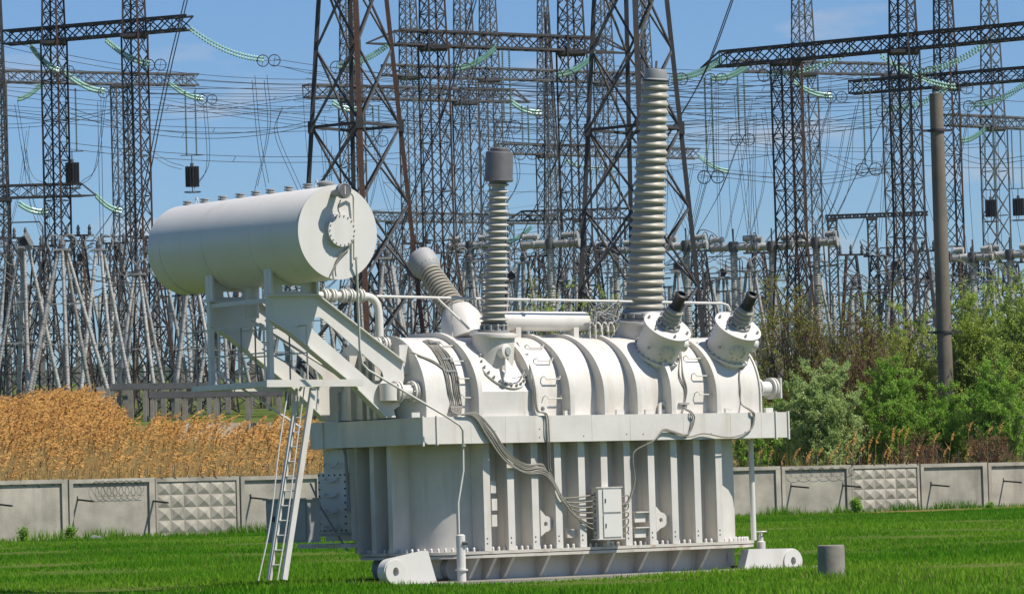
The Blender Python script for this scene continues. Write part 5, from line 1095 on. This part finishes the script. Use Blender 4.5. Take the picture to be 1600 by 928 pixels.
for px, ay, d, by, sp_, lg in ((38, 388, 262, 608, 1.5, 4), (97, 392, 258, 610, 1.9, 5), (155, 392, 268, 608, 1.4, 4), (128, 412, 300, 600, 1.4, 4), (15, 400, 300, 606, 1.5, 4), (215, 430, 275, 602, 1.3, 4), (250, 420, 285, 604, 1.3, 3), (300, 425, 270, 604, 1.5, 4), (345, 430, 280, 604, 1.4, 4), (285, 440, 320, 600, 1.4, 3), (372, 440, 300, 600, 1.3, 3), (70, 415, 310, 600, 1.3, 3),
     (186, 405, 300, 602, 1.4, 4), (605, 405, 262, 610, 1.3, 4), (640, 430, 290, 605, 1.3, 4), (600, 440, 310, 600, 1.2, 3), (733, 410, 275, 605, 1.0, 4), (818, 412, 272, 605, 1.0, 4), (800, 440, 300, 600, 1.2, 4), (905, 420, 280, 600, 1.2, 3), (880, 440, 300, 600, 1.1, 3), (1060, 425, 285, 600, 1.2, 3), (1105, 440, 290, 600, 1.2, 4), (1172, 425, 275, 600, 1.0, 4),
     (1130, 435, 310, 600, 1.2, 3), (1205, 440, 300, 600, 1.1, 4), (1275, 430, 290, 590, 1.1, 4), (1400, 425, 280, 590, 1.2, 4), (1390, 445, 300, 590, 1.1, 3), (1335, 450, 310, 590, 1.2, 3), (1515, 440, 300, 590, 1.2, 4), (1552, 440, 290, 590, 1.1, 4), (1590, 445, 290, 590, 1.1, 4), (1450, 440, 310, 590, 1.1, 3), (560, 430, 300, 600, 1.3, 4), (500, 440, 300, 600, 1.3, 4), (455, 440, 290, 604, 1.3, 4), (420, 450, 310, 604, 1.3, 3)):
    tripod(px, ay, d, by, sp_ * 1.45, lg, i, LB); i += 1
# dark lattice supports among the white stands
for k, (px, py, d) in enumerate(((22, 372, 285), (64, 385, 272), (122, 368, 280), (176, 380, 290), (238, 372, 282), (292, 400, 300), (330, 410, 285), (380, 420, 300), (592, 392, 280), (650, 380, 290), (700, 395, 300), (775, 390, 300), (838, 400, 290), (925, 385, 285), (1010, 400, 300), (1092, 392, 280), (1185, 395, 290), (1245, 400, 300), (1330, 398, 290), (1372, 400, 300), (1442, 392, 285), (1502, 408, 290), (1535, 400, 300), (1580, 410, 300))):
    c = at(px, py, d); zg = gz(c.x, c.y); t = thing('lattice_support', 'short dark tapered lattice support ' + where(px), 'lattice support', (c.x, c.y, zg), group='dark lattice supports'); H = c.z - zg; mb = MB()
    A_, B_ = square((0, 0, 0), 2.5, k * .7), square((0, 0, H), 0.7, k * .7); lattice(mb, A_, B_, 8, 0.06); mb.build('bracing', 'steel_dark', t)
    for i_ in range(4): MB().bar(A_[i_], B_[i_], 0.12).build('leg', 'rust' if k % 4 == i_ else 'steel_dark', t)
    MB().bar((-1.1, 0, H), (1.1, 0.2, H), 0.14).build('crossbar', 'steel_dark', t)
    for q in (-0.8, 0.0, 0.8): MB().lathe([(0.10, 0), (0.14, 0.15), (0.09, 0.3), (0.13, 0.45), (0.05, 0.7)], (q, 0.1, H + 0.05), (0, 0, 1), 8).build('pin_insulator', 'steel_grey', t, 50)
# upright porcelain columns with busbar crossbars deeper in the yard
rnd = random.Random(8)
for k in range(76):
    px = -10 + 1620 * ((k * 0.618) % 1); d = rnd.uniform(300, 380); top = rnd.uniform(415, 480); c = at(px, top, d); zg = gz(c.x, c.y); t = thing('post_insulator', 'upright porcelain column with a crossbar ' + where(px), 'insulator', (c.x, c.y, zg), group='upright post insulators'); h = c.z - zg
    MB().bar((0, 0, 0), (0, 0, h * 0.42), 0.4).build('concrete_post', 'concrete_post', t)
    o = link('porcelain_leg', porc(5.0, 0.24, 0.2), t); orient(o, V((0, 0, h * 0.42)), V((0, 0, h)), 5.0); s = rnd.uniform(0.5, 1.5)
    MB().bar((-s, 0, h), (s, rnd.uniform(-.5, .5), h + 0.05), 0.12).build('crossbar', 'steel_grey', t); MB().bar((-0.6, 0, h * 0.42), (0.6, 0, h * 0.42), 0.14).build('bearer', 'steel_light', t)
# circuit breakers: pairs of grey drums on tall columns
def breaker(px, py, d, half, lab, n=2):
    c = at(px, py, d); zg = gz(c.x, c.y); t = thing('circuit_breaker', lab, 'circuit breaker', (c.x, c.y, zg)); h = c.z - zg; ax = V((0.93, -0.36, 0))
    MB().bar((0, 0, 0), (0, 0, h * 0.3), 0.9).build('pedestal', 'concrete_post', t)
    o = link('porcelain_leg', porc(8.0, 0.30, 0.26), t); orient(o, V((0, 0, h * 0.3)), V((0, 0, h - 0.2)), 8.0)
    MB().lathe([(0.30, -0.35), (0.34, 0), (0.30, 0.35)], (0, 0, h), (0, 0, 1), 14).build('hub', 'steel_grey', t, 40)
    for s in (-1, 1):
        a = V((0, 0, h)) + ax * s * 0.25; L = half
        dr = MB().lathe([(0.22, 0), (0.27, 0.05), (0.27, L * 0.45), (0.31, L * 0.47), (0.31, L * 0.55), (0.27, L * 0.57), (0.28, L), (0.31, L), (0.31, L + 0.06), (0.20, L + 0.08)], a, ax * s, 16).build('drum', 'insulator', t, 35)
        MB().lathe([(0.2, 0), (0.2, L * 0.55), (0.22, L * 0.56), (0.22, L * 0.62)], a + V((0, 0, 0.52)) + ax * s * L * 0.35, ax * s, 14).build('capacitor', 'insulator', t, 35)
        e, g_, aa = frame(ax * s); rc = a + ax * s * L * 0.95 + V((0, 0, 0.25))
        MB().tube([rc + (e * cos(k * pi / 9) + g_ * sin(k * pi / 9)) * 0.62 for k in range(18)], 0.035, 5, True).build('corona_ring', 'steel_grey', t)
        MB().bar(a + V((0, 0, 0.3)) + ax * s * L * 0.5, a + V((0, 0, 0.55)) + ax * s * L * 0.5, 0.12).build('strut', 'steel_dark', t)
    MB().cyl((0, 0, h + 0.3), (0, 0, h + 1.2), 0.05, n=6).build('terminal_rod', 'steel_dark', t)
    MB().bar((-1.2, 0, h - 1.6), (1.2, 0, h - 1.6), 0.07).build('bracket', 'steel_grey', t); arch(t, V((0, 0, h - 1.6)), 0.55, 0.8, r=0.03)
for px, py, hw, d, lab in ((860, 381, 1.75, 262, 'twin drum circuit breaker on a tall column right of the upright bushing'), (1072, 384, 1.2, 268, 'twin drum circuit breaker just right of the tall bushing'), (1146, 386, 1.3, 262, 'twin drum circuit breaker above the slanted low voltage bushings'), (1206, 385, 1.2, 262, 'twin drum circuit breaker beside the rusty gantry column'), (1275, 379, 1.2, 262, 'twin drum circuit breaker behind the twiggy shrub'), (1520, 402, 1.1, 268, 'twin drum circuit breaker right of the concrete pole'), (1578, 398, 1.3, 268, 'twin drum circuit breaker over the yellow green tree'), (735, 384, 1.3, 290, 'twin drum circuit breaker left of the upright bushing'), (962, 392, 1.2, 285, 'twin drum circuit breaker behind the dark tapered tower')):
    breaker(px, py, d, hw, lab)
# steel bearers on concrete posts, left
def bearer_frame(x0, x1, py, d, lab, hgt=0.38):
    a, b = at(x0, py, d), at(x1, py + 1, d + 3); b.z = a.z; m = (a + b) / 2; zg = gz(m.x, m.y); t = thing('bearer_frame', lab, 'steel frame', (m.x, m.y, zg))
    A_, B_ = a - t.location, b - t.location; MB().bar(A_, B_, 0.3, hgt, up=(0, 0, 1)).build('bearer_beam', 'steel_beam', t); MB().bar(A_ + V((0, 1.6, 0)), B_ + V((0, 1.6, 0)), 0.3, hgt, up=(0, 0, 1)).build('bearer_beam', 'steel_beam', t)
    n = max(2, int((b - a).length / 1.9))
    for k in range(n + 1):
        p = A_.lerp(B_, (k + 0.1) / (n + 0.2))
        for dy in (0, 1.6): MB().bar((p.x, p.y + dy, -0.2), (p.x, p.y + dy, p.z - hgt / 2), 0.22).build('concrete_post', 'concrete_post', t)
bearer_frame(170, 330, 604, 262, 'dark steel bearer beam on concrete posts behind the reeds')
bearer_frame(232, 440, 617, 250, 'long dark steel bearer beam on concrete posts left of the ladder')
bearer_frame(-20, 150, 622, 270, 'steel bearer beam on concrete posts almost hidden by tall reeds')
# slanting grey channel beside the tall reeds
a, b = at(156, 604, 246), at(166, 665, 246); lo = V((a.x, a.y, gz(a.x, a.y))); t = MB().bar(a - lo, b - lo, 0.45, 0.15).build('slanted_channel', 'steel_light', None); t.location = lo
tag(t, 'slanted light grey steel channel standing at the edge of the tall reeds', 'steel beam')

# ------------------------------------------------------------------ HAZE
hz = MB().box(-4000, 4000, -450, 5200, -70, 230).build('haze', None); tag(hz, 'thin pale summer haze over the whole place', kind='stuff')
hm = bpy.data.materials.new('haze'); hm.use_nodes = True; n_ = hm.node_tree.nodes; n_.clear(); o_ = n_.new('ShaderNodeOutputMaterial'); v_ = n_.new('ShaderNodeVolumePrincipled')
v_.inputs['Density'].default_value = 0.00004; v_.inputs['Color'].default_value = (0.80, 0.90, 1.0, 1); v_.inputs['Anisotropy'].default_value = 0.3
hm.node_tree.links.new(v_.outputs[0], o_.inputs['Volume']); hz.data.materials.append(hm)
